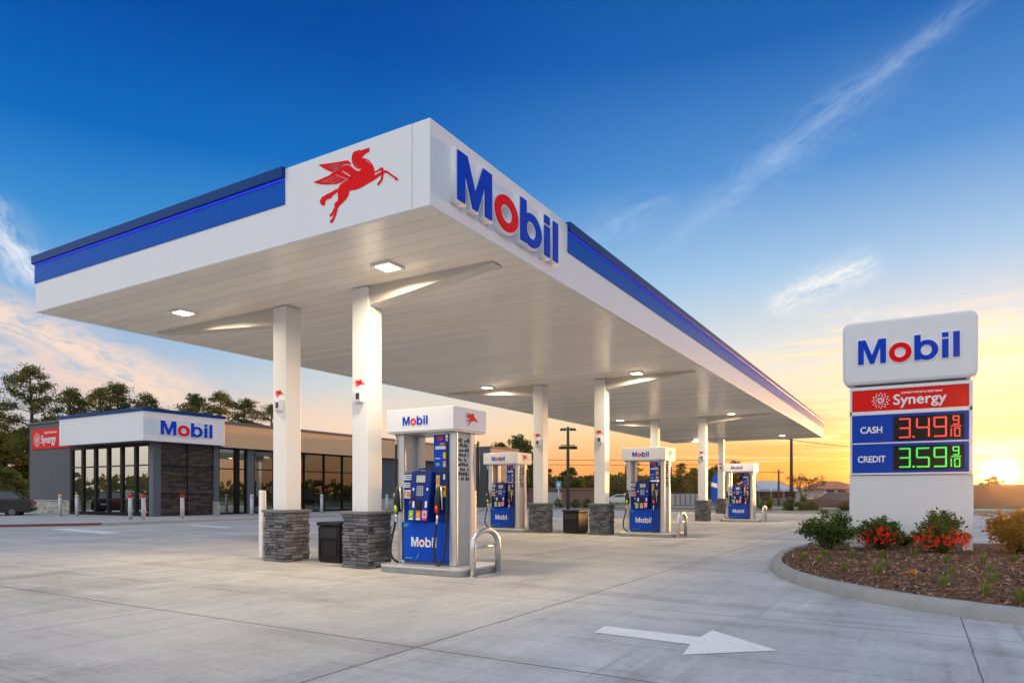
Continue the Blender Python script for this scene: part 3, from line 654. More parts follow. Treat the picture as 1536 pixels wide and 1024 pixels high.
# ================================================================ pump islands, pumps, guards, bins
ROWS=[2.38,12.88,24.98]
def rrect(x0,y0,x1,y1,r,n=6):
    P=[]
    for cx_,cy_,a0 in ((x1-r,y1-r,0),(x0+r,y1-r,90),(x0+r,y0+r,180),(x1-r,y0+r,270)):
        for k in range(n+1): P.append((cx_+r*math.cos(R(a0+90*k/n)),cy_+r*math.sin(R(a0+90*k/n))))
    return P
def island(name_loc,label,y0=-.92,y1=.78):
    r=thing('pump_island',label,'kerb island',name_loc,0,'raised islands under the fuel pumps')
    b=MB(); b.prism(rrect(-.60,y0,.56,y1,.22),'z',-.0,.105); b.build('base','kerb',r,bevel=.015)
    b=MB(); b.prism(rrect(-.605,y0-.005,.565,y1+.005,.225),'z',.085,.12); b.build('metal_rim','alupanel',r,bevel=.008)
    return r
O=(0,0,.12)
def make_pump(label):
    r=thing('fuel_pump',label,'fuel pump',(ROWS[0],1.70,.12),0,'fuel pumps under the canopy')
    b=MB(O); b.box((-.46,-.665,2.235),(.46,.665,2.59)); tp=b.build('topper','whitesign',r,bevel=.008)
    b=MB(O); b.box((-.44,-.645,2.215),(.44,.645,2.2345)); b.build('topper_underside','alupanel',tp)
    word_mark(tp,'-x',(-.46,.33,2.335-.12),.135,.50,.004)
    emblem(tp,'-y',(.04,-.665,2.415-.12),.37,.004,simple_=True)
    for sy in (-1,1):
        for sx in (-1,1):
            b=MB(O)
            x0,x1=(-.285,-.225) if sx<0 else (.115,.285)
            y0,y1=(.45,.585)
            if sy<0: y0,y1=-y1,-y0
            b.box((x0,y0,.12),(x1,y1,2.22))
            b.build('post','alu',r,bevel=.018)
        b=MB(O); y=.535*sy; b.box((-.224,y-.02,.12),(.114,y+.02,2.22)); sp_=b.build('side_panel','alupanel',r)
        if sy<0:
            b=MB(O); q=random.Random(5)
            for row in range(9):
                z=2.06-row*.075; x=-.19
                while x<.08:
                    w_=q.uniform(.014,.05)
                    if q.random()<.8: b.box((x,y-.0235,z),(x+w_*.8,y-.0205,z+q.uniform(.028,.062)))
                    x+=w_+.008
            b.build('panel_text','ink',sp_)
    b=MB(O); b.box((-.20,-.45,.12),(.20,.45,1.585)); b.build('cabinet','pumpblue',r)
    # lower panel
    b=MB(O); b.box((-.285,-.448,.165),(-.201,.500,.80)); lp=b.build('lower_panel','pumppanel',r,bevel=.01)
    word_mark(lp,'-x',(-.285,.295,.40-.12),.155,.50,.004,colors=('letterwhite','letterwhite'))
    link('letter_dot',on_face(curve_mesh([ring(1.73*.50/4.03,.375*.155,.225*.124,.205*.155)],.002),'-x',(-.289,.295,.40-.12)),'logored',lp)
    b=MB(O)
    for k in range(6):
        a=R(20+k*24); b.tube([(-.287,.40-.02*math.cos(a),.70+.02*math.sin(a)),(-.287,.40-.075*math.cos(a+.35),.70+.075*math.sin(a+.35))],[.006,.003],6)
    b.tube([(-.287,.22,.18),(-.287,.17,.24),(-.287,.14,.31)],[.004,.009,.002],6)
    for k in range(5): b.box((-.288,.40-k*.032,.205),(-.2855,.40-k*.032+.02,.225))
    b.build('panel_print','stickcyan',lp)
    b=MB(O); b.box((-.26,-.44,.12),(-.19,.49,.16)); b.build('toe_plate','greytrim',r)
    # control panel: two wings and a bulging middle
    b=MB(O)
    def wings(par):
        for (ya,yb,zt) in ((.278,.500,1.585),(-.448,-.168,1.60)):
            q_=MB(O); q_.box((-.275,ya,.805),(-.20,yb,zt)); q_.build('side_wing','pumpblue',par,bevel=.012)
    def loft(A,Bq):
        va=[b.bm.verts.new(Vector(p)-b.o) for p in A]; vb=[b.bm.verts.new(Vector(p)-b.o) for p in Bq]
        b.bm.faces.new(va); b.bm.faces.new(vb[::-1])
        for i in range(4): b.bm.faces.new((va[i],vb[i],vb[(i+1)%4],va[(i+1)%4]))
    b=MB(O); loft([(-.21,-.165,1.62),(-.21,.275,1.62),(-.21,.300,.79),(-.21,-.115,.79)],[(-.33,-.150,1.60),(-.33,.262,1.60),(-.39,.270,.81),(-.39,-.095,.81)])
    wg=b.build('control_panel','pumpblue',r,bevel=.02); wings(wg)
    b=MB(O); b.tube([(-.28,.14,1.60),(-.28,.13,1.645),(-.28,-.02,1.645),(-.28,-.03,1.60)],.014,8); b.build('handle','pumpblue',wg)
    def fx(z): return -.33-(1.60-z)*.0759
    def sticker(nm,mat,y0,y1,z0,z1,x=None,pr=.004):
        b=MB(O)
        if x is None:
            A=[(fx(z0)-pr,y0,z0),(fx(z0)-pr,y1,z0),(fx(z1)-pr,y1,z1),(fx(z1)-pr,y0,z1)]; B_=[(p[0]+pr+.01,p[1],p[2]) for p in A]
            va=[b.bm.verts.new(Vector(p)-b.o) for p in A]; vb=[b.bm.verts.new(Vector(p)-b.o) for p in B_]
            b.bm.faces.new(va); b.bm.faces.new(vb[::-1])
            for i in range(4): b.bm.faces.new((va[i],vb[i],vb[(i+1)%4],va[(i+1)%4]))
        else: b.box((x-pr,y0,z0),(x,y1,z1))
        b.build(nm,mat,wg)
    sticker('screen','screen',-.03,.145,1.43,1.54); sticker('screen_frame','rubber',-.055,.17,1.405,1.565,pr=.002)
    sticker('keypad','screen',.005,.13,1.22,1.37)
    b=MB(O)
    for i in range(4):
        for j in range(3):
            z=1.235+i*.034; x=fx(z)-.006; b.box((x,.017+j*.037,z),(x+.003,.045+j*.037,z+.024))
    b.build('keypad_keys','greytrim',wg)
    sticker('card_reader','black',.03,.115,.985,1.15,pr=.02)
    sticker('indicator','stickwhite',.185,.215,1.30,1.34); sticker('indicator','stickwhite',-.095,-.065,1.30,1.34)
    sticker('small_sign','stickwhite',.165,.205,1.03,1.13); sticker('small_sign','stickwhite',-.085,-.045,1.03,1.13)
    sticker('receipt_slot','black',.14,.22,1.09,1.20,pr=.003)
    for (y0,m1,m2) in ((.185,'stickgreen','stickwhite'),(.04,'stickorange','stickwhite'),(-.085,'stickpink','stickred')):
        sticker('fuel_button',m1,y0-.005,y0+.085,.865,.985); sticker('fuel_button_plate',m2,y0-.002,y0+.08,.835,.862)
        sticker('button_mark','stickyellow' if m1!='stickpink' else 'stickred',y0+.02,y0+.055,.90,.945,pr=.007)
    # printed notices on the wings
    sticker('notice','stickwhite',.30,.475,1.47,1.56,x=-.275); sticker('notice','stickwhite',.33,.475,1.35,1.43,x=-.275)
    sticker('notice','stickwhite',.295,.475,1.175,1.31,x=-.275); sticker('notice_print','stickorange',.30,.40,1.20,1.28,x=-.279,pr=.002)
    sticker('small_sign','stickwhite',.30,.335,1.08,1.13,x=-.275); sticker('small_sign','stickwhite',.30,.335,.94,.99,x=-.275)
    q=random.Random(3)
    for (ya,yb,z) in ((.31,.465,1.525),(.31,.44,1.495),(.34,.465,1.40),(.34,.45,1.37),(.41,.465,1.27),(.42,.465,1.23)):
        b=MB(O); b.box((-.2812,ya,z),(-.2795,ya+(yb-ya)*q.uniform(.7,1),z+.011)); b.build('notice_text','ink',wg)
    sticker('advert','stickyellow',-.265,-.195,1.30,1.54,x=-.275); sticker('advert_print','stickorange',-.255,-.21,1.40,1.50,x=-.279,pr=.002)
    sticker('notice','stickwhite',-.27,-.195,1.17,1.275,x=-.275)
    sticker('advert','stickyellow',-.385,-.30,1.20,1.37,x=-.275); sticker('advert_print','stickred',-.375,-.32,1.30,1.345,x=-.279,pr=.002)
    sticker('notice','stickwhite',-.37,-.335,1.47,1.555,x=-.275)
    # hanging advert board in the open bay
    b=MB(O); b.box((-.245,-.448,1.645),(-.215,-.120,2.18)); ad=b.build('advert_board','pumppanel',r,bevel=.008)
    def adp(nm,mat,y0,y1,z0,z1):
        b=MB(O); b.box((-.250,y0,z0),(-.2455,y1,z1)); b.build(nm,mat,ad)
    adp('advert_print','stickred',-.31,-.19,2.09,2.15); adp('advert_print','stickwhite',-.40,-.16,1.95,2.00); adp('advert_print','stickyellow',-.41,-.31,1.80,1.90)
    adp('advert_print','stickpink',-.41,-.31,1.67,1.76); adp('advert_print','stickwhite',-.255,-.15,1.80,1.815); adp('advert_print','stickgreen',-.24,-.17,1.69,1.735); adp('advert_print','stickorange',-.34,-.25,2.015,2.05)
    # nozzles and hoses
    def nozzle(y,acc,x=-.30):
        b=MB(O)
        b.tube([(x-.01,y,1.36),(x-.035,y,1.28),(x-.055,y,1.16),(x-.06,y,1.02),(x-.05,y,.92)],[.030,.045,.050,.044,.028],10)
        b.tube([(x-.02,y,1.30),(x+.04,y,1.34),(x+.07,y,1.27)],[.016,.014,.012],8)
        b.box((x-.075,y-.055,.96),(x-.005,y+.055,1.20))
        nz=b.build('nozzle','rubber',r,bevel=.015)
        b=MB(O); b.tube([(x-.085,y,1.06),(x-.095,y-.01,.99),(x-.07,y-.01,.945)],[.022,.030,.020],8); b.build('nozzle_grip',acc,nz)
        b=MB(O); b.tube([(x-.02,y-.035,1.37),(x-.05,y-.075,1.20),(x-.045,y-.08,1.0)],[.012,.014,.010],8); b.build('nozzle_lever','alu',nz)
    nozzle(-.285,'nozred'); nozzle(.535,'nozgreen',-.31)
    def spline(P,n=8):
        P=[Vector(p) for p in P]; out_=[]
        for i in range(len(P)-1):
            p0=P[max(i-1,0)];p1=P[i];p2=P[i+1];p3=P[min(i+2,len(P)-1)]
            for k in range(n):
                t=k/n; out_.append(.5*((2*p1)+(-p0+p2)*t+(2*p0-5*p1+4*p2-p3)*t*t+(-p0+3*p1-3*p2+p3)*t**3))
        out_.append(P[-1]); return out_
    def hose(path,f0,f1):
        b=MB(O); b.tube(spline(path),.019,10); h=b.build('hose','rubber',r)
        for (p,q) in (f0,f1):
            b=MB(O); b.tube([p,q],[.024,.020],10); b.build('hose_coupling','chrome',h)
    hose([(-.31,-.43,2.10),(-.31,-.432,1.6),(-.32,-.435,1.05),(-.345,-.435,.62),(-.385,-.43,.32),(-.40,-.37,.16),(-.40,-.28,.17),(-.385,-.235,.38),(-.37,-.26,.70),(-.352,-.285,.90)],((-.31,-.43,2.21),(-.31,-.43,2.06)),((-.353,-.285,.93),(-.362,-.272,.78)))
    hose([(-.30,.60,2.10),(-.31,.605,1.7),(-.32,.61,1.38),(-.34,.60,1.2)],((-.30,.60,2.21),(-.30,.60,2.05)),((-.34,.60,1.19),(-.335,.605,1.26)))
    hose([(-.36,.545,.92),(-.38,.57,.72),(-.40,.62,.48),(-.39,.64,.28),(-.36,.58,.17),(-.30,.54,.135)],((-.36,.54,.95),(-.372,.555,.80)),((-.31,.545,.14),(-.29,.535,.135)))
    b=MB(O); b.tube([(.0,-.60,2.05),(.02,-.605,1.7),(.03,-.60,1.3)],.0155,8); b.box((-.02,-.60,2.03),(.05,-.585,2.10))
    for v in b.bm.verts: v.co.x+=.33; v.co.y+=.02
    b.build('hose','rubber',r)
    return r
PL=['large fuel pump in front, its screen, buttons, stickers and both hoses clear to see','fuel pump on the shop side, half hidden by the large front pump',
 'mid-sized fuel pump on the road side, between a stone column base and a steel guard','smallest fuel pump, far off beside the blue banner flag and round verge shrubs']
pump=make_pump(PL[0])
dup(pump,None,(ROWS[1]+.02,6.73,.12),0,PL[1]); dup(pump,None,(ROWS[1],1.83,.12),0,PL[2]); dup(pump,None,(ROWS[2],1.80,.12),0,PL[3])
isl=island((ROWS[0],1.70,0),'kerbed concrete island with a metal rim under the large near pump')
for (x,y,lab) in ((ROWS[1]+.02,6.73,'kerbed island under the left pump of the second row'),(ROWS[1],1.83,'kerbed island under the right pump of the second row'),(ROWS[2],1.80,'kerbed island under the farthest pump at the right')):
    dup(isl,None,(x,y,0),0,lab)
def guard(loc,label):
    r=thing('pump_guard',label,'steel guard',loc,0,'bent steel tube guards at the island ends')
    P=[(-.355,0,0),(-.355,0,.46)]
    for k in range(9):
        a=math.pi-math.pi*k/8; P.append((.355*math.cos(a)*1.0,0,.46+.235*math.sin(a)))
    P+= [(.355,0,.46),(.355,0,0)]
    P2=[]
    for p in P:
        if not P2 or (Vector(p)-Vector(P2[-1])).length>1e-4: P2.append(p)
    b=MB(); b.tube(P2,.046,14); b.build('hoop','steel',r)
    b=MB(); b.tube([(-.33,0,.44),(.33,0,.44)],.022,10); b.build('crossbar','steel',r)
    b=MB(); b.cyl(-.355,0,.0,.012,.075,16); b.cyl(.355,0,0,.012,.075,16); b.build('base_flange','steel',r)
    return r
g=guard((2.30,.70,0),'bent steel tube guard hoop beside the large near pump')
dup(g,None,(ROWS[1]-.08,.80,0),0,'bent steel tube guard hoop beside the right pump of the second row')
dup(g,None,(ROWS[2]-.08,.78,0),0,'small far guard hoop beside the farthest pump')
def bin_(loc,label):
    r=thing('litter_bin',label,'litter bin',loc,0,'black litter bins between the column pairs')
    b=MB(); b.box((-.37,-.27,.03),(.37,.27,.66)); b.build('body','black',r,bevel=.02)
    b=MB(); b.box((-.39,-.29,.665),(.39,.29,.735)); b.build('lid','black',r,bevel=.02)
    b=MB(); b.box((-.34,-.24,.0),(.34,.24,.03)); b.build('base','rubber',r)
    b=MB(); b.box((-.375,-.20,.46),(-.3705,.20,.62)); b.build('opening','rubber',r)
    b=MB(); b.box((-.382,-.215,.10),(-.3705,.215,.115)); b.box((-.382,-.215,.41),(-.3705,.215,.43)); b.box((-.382,-.215,.115),(-.3705,-.20,.41)); b.box((-.382,.20,.115),(-.3705,.215,.41)); b.build('door_frame','blackframe',r,bevel=.003)
    b=MB(); b.box((-.36,-.276,.08),(.36,-.2705,.62)); b.build('side_panel','blackframe',r)
    b=MB(); b.tube([(.16,-.277,.62),(.24,-.29,.62)],.008,6); b.build('latch','alu',r)
    return r
bn=bin_((2.72,4.12,0),'black square litter bin between the two nearest stone column bases')
dup(bn,None,(13.1,4.32,0),0,'black square litter bin between the columns of the second row')
# bollards
def bollard(loc,label,capmat,h=1.0,r=.082,body='bollard',grp='steel bollards along the shop pavement'):
    t=thing('bollard',label,'bollard',loc,0,grp)
    b=MB(); b.cyl(0,0,0,h-.13,r,20); b.build('tube',body,t)
    b=MB(); b.lathe(0,0,[(h-.13,r*1.06),(h-.03,r*1.06),(h,r*.75),(h+.008,.005)],20); b.build('cap',capmat,t)
    b=MB(); b.cyl(0,0,0,.02,r*1.5,20); b.build('base_plate','steel',t)
    return t
BOL=[((10.82,31.2),'steel bollard with tan cap by the pale stone wall base, outer of two','tan'),((11.15,30.3),'steel bollard with tan cap between the pale stone wall base and the side windows','tan'),
 ((10.1,23.9),'red capped steel bollard in front of the side windows, left of its pair','red'),((10.35,23.35),'red capped steel bollard in front of the side windows, nearer the corner post','red'),
 ((12.1,23.3),'single red capped steel bollard in front of the dark stone panel','red'),((15.8,23.3),'plain steel bollard in front of the first shop window post','alu'),
 ((20.4,23.3),'plain steel bollard seen between the two nearest white columns','alu'),((26.0,23.5),'plain steel bollard by the grey wall right of the nearest white column','alu')]
for (x,y),lab,cm in BOL: bollard((x,y,.13),lab,cm,h=1.08)
t=thing('marker_post','tall square off-white post standing against the left stone column base','post',(2.22,5.74,0)); b=MB(); b.box((-.045,-.055,.012),(.045,.055,1.31)); b.build('post','colwhite',t,bevel=.012); b=MB(); b.box((-.10,-.10,0),(.10,.10,.012)); b.build('base_plate','steel',t)
# ================================================================ shop
SL=(13.2,27.3,0); U0=13.2; V0=27.3; UE=44.2; VE=39.6; ZR=5.08
sh=thing('shop','long low fuel station shop with white corner fascia, tan band, dark glazing and grey walls','shop',SL)
def S(name,mat,boxes,bevel=0,parent=sh):
    b=MB(SL)
    for a,c in boxes: b.box(a,c)
    return b.build(name,mat,parent,bevel=bevel)
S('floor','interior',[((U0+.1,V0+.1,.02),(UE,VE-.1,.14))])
S('wall','grey',[((U0,35.1,.0),(U0+.25,VE,5.26)),((U0,34.1,3.80),(U0+.25,35.097,5.26)),((U0+.25,VE-.25,0),(UE,VE,5.05)),((UE-.25,V0+.1,0),(UE,VE-.25,5.0))])
S('wall','grey',[((29.0,V0,0),(UE,V0+.25,3.72))])
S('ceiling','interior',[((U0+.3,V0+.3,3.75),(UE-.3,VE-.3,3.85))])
S('roof','greytrim',[((U0+.1,V0+.1,4.7),(UE-.1,VE-.1,4.9))])
S('soffit','greytrim',[((12.32,26.65,3.80),(16.65,V0+.25,3.86)),((12.32,V0+.25,3.80),(U0-.002,34.3,3.86)),((16.66,26.95,3.74),(44.2,V0+.25,3.80))])
# fascias
S('fascia','white',[((12.27,26.6,3.79),(16.69,26.72,5.20)),((12.27,26.723,3.79),(12.39,34.33,5.20))],.01)
S('fascia','tan',[((16.695,26.88,3.74),(22.6,27.0,4.98)),((22.604,26.88,3.74),(28.9,27.0,4.98)),((28.904,26.88,3.74),(37.0,27.0,4.98)),((37.004,26.88,3.74),(44.2,27.0,4.98))],.006)
S('roof_cap','navy',[((12.20,26.53,5.203),(16.72,26.80,5.36)),((12.20,26.803,5.203),(12.47,34.38,5.36))],.012)
S('roof_cap','greytrim',[((16.723,26.82,4.985),(44.2,27.06,5.12)),((12.475,34.15,5.21),(13.6,34.38,5.36)),((13.12,34.383,5.265),(13.5,VE+.05,5.36))],.01)
word_mark(sh,'-y',(13.10-U0,26.6-V0,4.13),.69,2.82,.02,.04,.05)
# red sign on the side wall
rs=S('promotional_sign','red',[((U0-.06,34.60,3.80),(U0-.003,39.25,4.95))],.01)
def syn_word(parent,facing,org,size,sq=1.):
    ms=bold('Synergy',size,size*.02)
    link('lettering',on_face(join_meshes(ms),facing,org,sq,1.),'letterwhite',parent)
def bold(body,size,d):
    ms=[]
    for k,(a,b_) in enumerate(((0,0),(d,0),(-d,0),(0,d*.8),(0,-d*.8),(d*.7,d*.6),(-d*.7,-d*.6))):
        m_=text_mesh(body,size,.004,0,'LEFT'); m_.transform(Matrix.Translation((a,b_,k*.0004))); ms.append(m_)
    return ms
def burst(parent,facing,ctr,r):
    Q=[]
    def blob(x,y,a,b_,ang,n=10): 
        c,s=math.cos(ang),math.sin(ang)
        return [(x+a*math.cos(2*math.pi*k/n)*c-b_*math.sin(2*math.pi*k/n)*s,y+a*math.cos(2*math.pi*k/n)*s+b_*math.sin(2*math.pi*k/n)*c) for k in range(n)]
    for k in range(12):
        a=2*math.pi*k/12; Q.append([blob(.95*r*math.cos(a),.95*r*math.sin(a),.08*r,.08*r,a)])
        a2=a+math.pi/12; Q.append([blob(.74*r*math.cos(a2),.74*r*math.sin(a2),.10*r,.085*r,a2)])
    for q in range(3):
        I=[];Oo=[]
        for k in range(15):
            t=k/14; a=2*math.pi*q/3+t*R(215); rr=r*(.08+.44*t); th=r*.075*math.sin(math.pi*min(1,t*1.02+.02))+.004*r
            I.append(((rr-th)*math.cos(a),(rr-th)*math.sin(a))); Oo.append(((rr+th)*math.cos(a),(rr+th)*math.sin(a)))
        Q.append([I+Oo[::-1]])
    me=on_face(join_meshes([curve_mesh(P,.004) for P in Q]),facing,ctr)
    link('sunburst_emblem',me,'letterwhite',parent)
def tiny_text(parent,facing,x0,x1,y,h,org,seed=2):
    q=random.Random(seed); ms=[]; x=x0
    while x<x1-h*.4:
        w_=h*q.uniform(.45,.85); k=q.randrange(4)
        if k==0: P=[[(x,y),(x+w_,y),(x+w_,y+h),(x,y+h)],[(x+w_*.3,y+h*.3),(x+w_*.3,y+h*.7),(x+w_*.7,y+h*.7),(x+w_*.7,y+h*.3)]]
        elif k==1: P=[[(x,y),(x+w_*.35,y),(x+w_*.35,y+h),(x,y+h)]]; w_*=.45
        elif k==2: P=[[(x,y),(x+w_,y),(x+w_,y+h*.28),(x+w_*.35,y+h*.28),(x+w_*.35,y+h),(x,y+h)]]
        else: P=[[(x,y),(x+w_*.3,y),(x+w_*.3,y+h*.72),(x+w_,y+h*.72),(x+w_,y+h),(x,y+h)]]
        ms.append(curve_mesh(P,.003)); x+=w_+h*.14
    link('small_lettering',on_face(join_meshes(ms),facing,org),'letterwhite',parent)
rx=-.068
burst(rs,'-x',(rx,38.60-V0,4.34),.40); syn_word(rs,'-x',(rx,38.12-V0,4.32),.66,.78); tiny_text(rs,'-x',0,1.4,0,.11,(rx,37.75-V0,4.66))
# stone wainscot
b=MB(SL); 
def stone_strip(b,a,c,axis,face,z0,z1,seed,dep=.03,rows=.12,lmin=.2,lmax=.55):
    r=random.Random(seed); z=z0
    while z<z1-.01:
        hh=min(r.uniform(rows*.6,rows*1.3),z1-z)
        if z1-z-hh<rows*.4: hh=z1-z
        p=a
        while p<c-.01:
            l=min(r.uniform(lmin,lmax),c-p)
            if c-p-l<lmin*.5: l=c-p
            d=r.uniform(.003,dep)
            if axis=='y': b.box((face-d,p+.004,z+.004),(face+.04,p+l-.004,z+hh-.004))
            else: b.box((p+.004,face-d,z+.004),(p+l-.004,face+.04,z+hh-.004))
            p+=l
        z+=hh
stone_strip(b,35.1,VE,'y',U0-.05,.13,.84,11); b.build('stone_wainscot','lightstone',sh)
b=MB(SL); stone_strip(b,29.0,UE,'x',V0-.05,.13,.84,12); b.build('stone_wainscot','lightstone',sh)
S('coping','walk',[((U0-.11,35.1,.842),(U0-.001,VE,.90)),((29.0,V0-.11,.842),(UE,V0-.001,.90))],.008)
# posts
S('post','greytrim',[((U0-.05,V0-.05,.13),(13.56,V0+.30,3.80))],.01)
p2=S('post','greytrim',[((16.52,V0-.06,.842),(16.82,V0+.25,3.80))],.01)
b=MB(SL); stone_strip(b,16.50,16.84,'x',V0-.07,.13,.84,15,lmin=.12,lmax=.25); b.box((16.5,V0-.065,.13),(16.84,V0+.2,.84)); b.build('stone_base','lightstone',p2)
S('post','greytrim',[((18.64,V0-.06,.13),(19.08,V0+.25,3.74))],.01)
S('post','greytrim',[((28.75,V0-.03,.13),(29.0,V0+.25,3.74))],.01)
# dark stone panel with slim black bars
b=MB(SL); stone_strip(b,13.57,16.51,'x',V0+.06,.14,3.79,21,dep=.035,rows=.085,lmin=.15,lmax=.6); b.box((13.57,V0+.08,.14),(16.51,V0+.2,3.79)); dk=b.build('dark_stone_panel','darkstone',sh)
S('bar','blackframe',[((15.0,V0-.01,.14),(15.04,V0+.02,3.79)),((13.57,V0-.008,2.62),(16.51,V0+.018,2.66)),((13.57,V0-.008,1.22),(16.51,V0+.018,1.25))],parent=dk)
# glazing: each window a frame with its pane
def window(axis,a,c,z0,z1,mull,trans,f=.09,wm=.085):
    b=MB(SL)
    def bx(p,q,za,zb,d=0):
        if axis=='x': b.box((p,V0+.02-d,za),(q,V0+.14,zb))
        else: b.box((U0+.02-d,p,za),(U0+.14,q,zb))
    bx(a,c,z0,z0+f); bx(a,c,z1-f,z1); bx(a,a+f,z0+f,z1-f); bx(c-f,c,z0+f,z1-f)
    for m_ in mull: bx(m_-wm/2,m_+wm/2,z0+f,z1-f,.003)
    for t_ in trans: bx(a+f,c-f,t_-.03,t_+.03)
    fr=b.build('window','blackframe',sh)
    b=MB(SL)
    if axis=='x': b.face([(a+.02,V0+.09,z0+.02),(c-.02,V0+.09,z0+.02),(c-.02,V0+.09,z1-.02),(a+.02,V0+.09,z1-.02)])
    else: b.face([(U0+.09,a+.02,z0+.02),(U0+.09,c-.02,z0+.02),(U0+.09,c-.02,z1-.02),(U0+.09,a+.02,z1-.02)])
    b.build('pane','glass' if axis=='y' else 'glass_dark',fr)
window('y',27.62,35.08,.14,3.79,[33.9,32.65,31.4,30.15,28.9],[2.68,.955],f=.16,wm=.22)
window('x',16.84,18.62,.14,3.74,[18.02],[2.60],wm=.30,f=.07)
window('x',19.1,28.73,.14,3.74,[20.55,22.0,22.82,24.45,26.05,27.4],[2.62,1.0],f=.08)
# block standing forward at the far end
S('end_block','grey',[((40.25,24.95,0),(44.6,26.87,4.98))])
S('block_front','tan',[((40.25,24.83,.9),(44.6,24.945,4.98))]); 
S('roof_cap','greytrim',[((40.17,24.75,4.985),(44.68,27.0,5.12))],.01)
# shelving inside
def shelf(x,y,rz,lab,red=False,seed=1):
    t=thing('display_shelf',lab,'shelf',(x,y,.14),rz,'goods shelves inside the shop'); q=random.Random(seed)
    b=MB()
    for z in (0,.45,.9,1.35): b.box((-1.1,-.25,z),(1.1,.25,z+.05))
    b.box((-1.1,.22,0),(1.1,.25,1.5)); b.build('frame','palewall',t)
    b=MB()
    for z in (.05,.5,.95,1.4):
        x_=-1.05
        while x_<1.0:
            w_=q.uniform(.08,.2); b.box((x_,-.22,z+.002),(x_+w_-.01,.1,z+q.uniform(.18,.34))); x_+=w_
    b.build('goods','stickred' if red else 'goods',t)
shelf(21.2,28.7,0,'red goods display behind the shop window between the nearest columns',True,1)
shelf(24.6,29.3,0,'shelf of mixed goods behind the long shop window',False,2)
shelf(17.6,30.2,0,'shelf of mixed goods behind the narrow shop window',False,4)
shelf(15.2,31.5,R(90),'shelf of mixed goods behind the side windows',False,3)
# ================================================================ price sign
PO=(9.0,-4.88,0); YL,YR=-3.82,-5.935
ps=thing('price_sign','tall white roadside price sign with a rounded top cabinet over red and blue panels','price sign',PO)
def PS(name,mat,boxes,bevel=0,parent=ps):
    b=MB(PO)
    for a,c in boxes: b.box(a,c)
    return b.build(name,mat,parent,bevel=bevel)
PF=9.0
def rr(y0,z0,y1,z1,r): return rrect(y0,z0,y1,z1,r,6)
b=MB(PO); b.prism(rr(-6.0,3.455,-3.70,4.72,.14),'x',PF-.03,PF+.47); top=b.build('top_cabinet','whitesign',ps,bevel=.03)
b=MB(PO); b.prism(rr(-5.955,3.50,-3.745,4.675,.11),'x',PF-.042,PF-.0305); b.build('top_face','whitesign',top,bevel=.008)
word_mark(top,'-x',(PF-.042-PO[0],-3.985-PO[1],3.855),.485,1.725,.010,.022,.012)
PS('neck','greytrim',[((PF+.08,-5.82,3.40),(PF+.36,-3.92,3.455))])
PS('cabinet','whitesign',[((PF,-5.92,1.63),(PF+.44,-3.83,3.40))],.012)
PS('frame','white',[((PF-.03,-5.92,3.335),(PF-.0005,-3.83,3.40)),((PF-.03,-5.92,2.83),(PF-.0005,-3.83,2.905)),((PF-.03,-5.92,2.247),(PF-.0005,-3.83,2.272)),((PF-.03,-5.92,1.63),(PF-.0005,-3.83,1.665)),
  ((PF-.03,-3.872,1.668),(PF-.0005,-3.83,3.332)),((PF-.03,-5.92,1.668),(PF-.0005,-5.862,3.332))],.004)
rp=PS('fuel_panel','red',[((PF-.018,-5.858,2.908),(PF-.001,-3.876,3.332))])
fx_=PF-.022-PO[0]
burst(rp,'-x',(fx_,-4.385-PO[1],3.11),.155); syn_word(rp,'-x',(fx_,-4.60-PO[1],3.10),.285); tiny_text(rp,'-x',0,.70,0,.034,(fx_,-4.74-PO[1],3.222),9)
cpn=PS('price_panel','signblue',[((PF-.018,-5.858,2.275),(PF-.001,-3.876,2.827))]); tag(cpn,'blue cash price panel with red digits')
crn=PS('price_panel','signblue',[((PF-.018,-5.858,1.668),(PF-.001,-3.876,2.244))]); tag(crn,'blue credit price panel with green digits')
def panel_word(parent,body,y0,y1,z0,z1):
    me=join_meshes(bold(body,1.,.032)); xs=[v.co.x for v in me.vertices]; ys=[v.co.y for v in me.vertices]
    w_,h_=max(xs)-min(xs),max(ys)-min(ys); sx,sy=(y0-y1)/w_,(z1-z0)/h_
    me.transform(Matrix.Translation((-min(xs),-min(ys),0)))
    link('lettering',on_face(me,'-x',(fx_,y0-PO[1],z0),sx,sy),'letterwhite',parent)
panel_word(cpn,'CASH',-4.021,-4.415,2.462,2.60); panel_word(crn,'CREDIT',-3.975,-4.474,1.875,2.01)
SEG={'0':'abcdef','1':'bc','3':'abgcd','4':'fgbc','5':'afgcd','9':'abcdfg'}
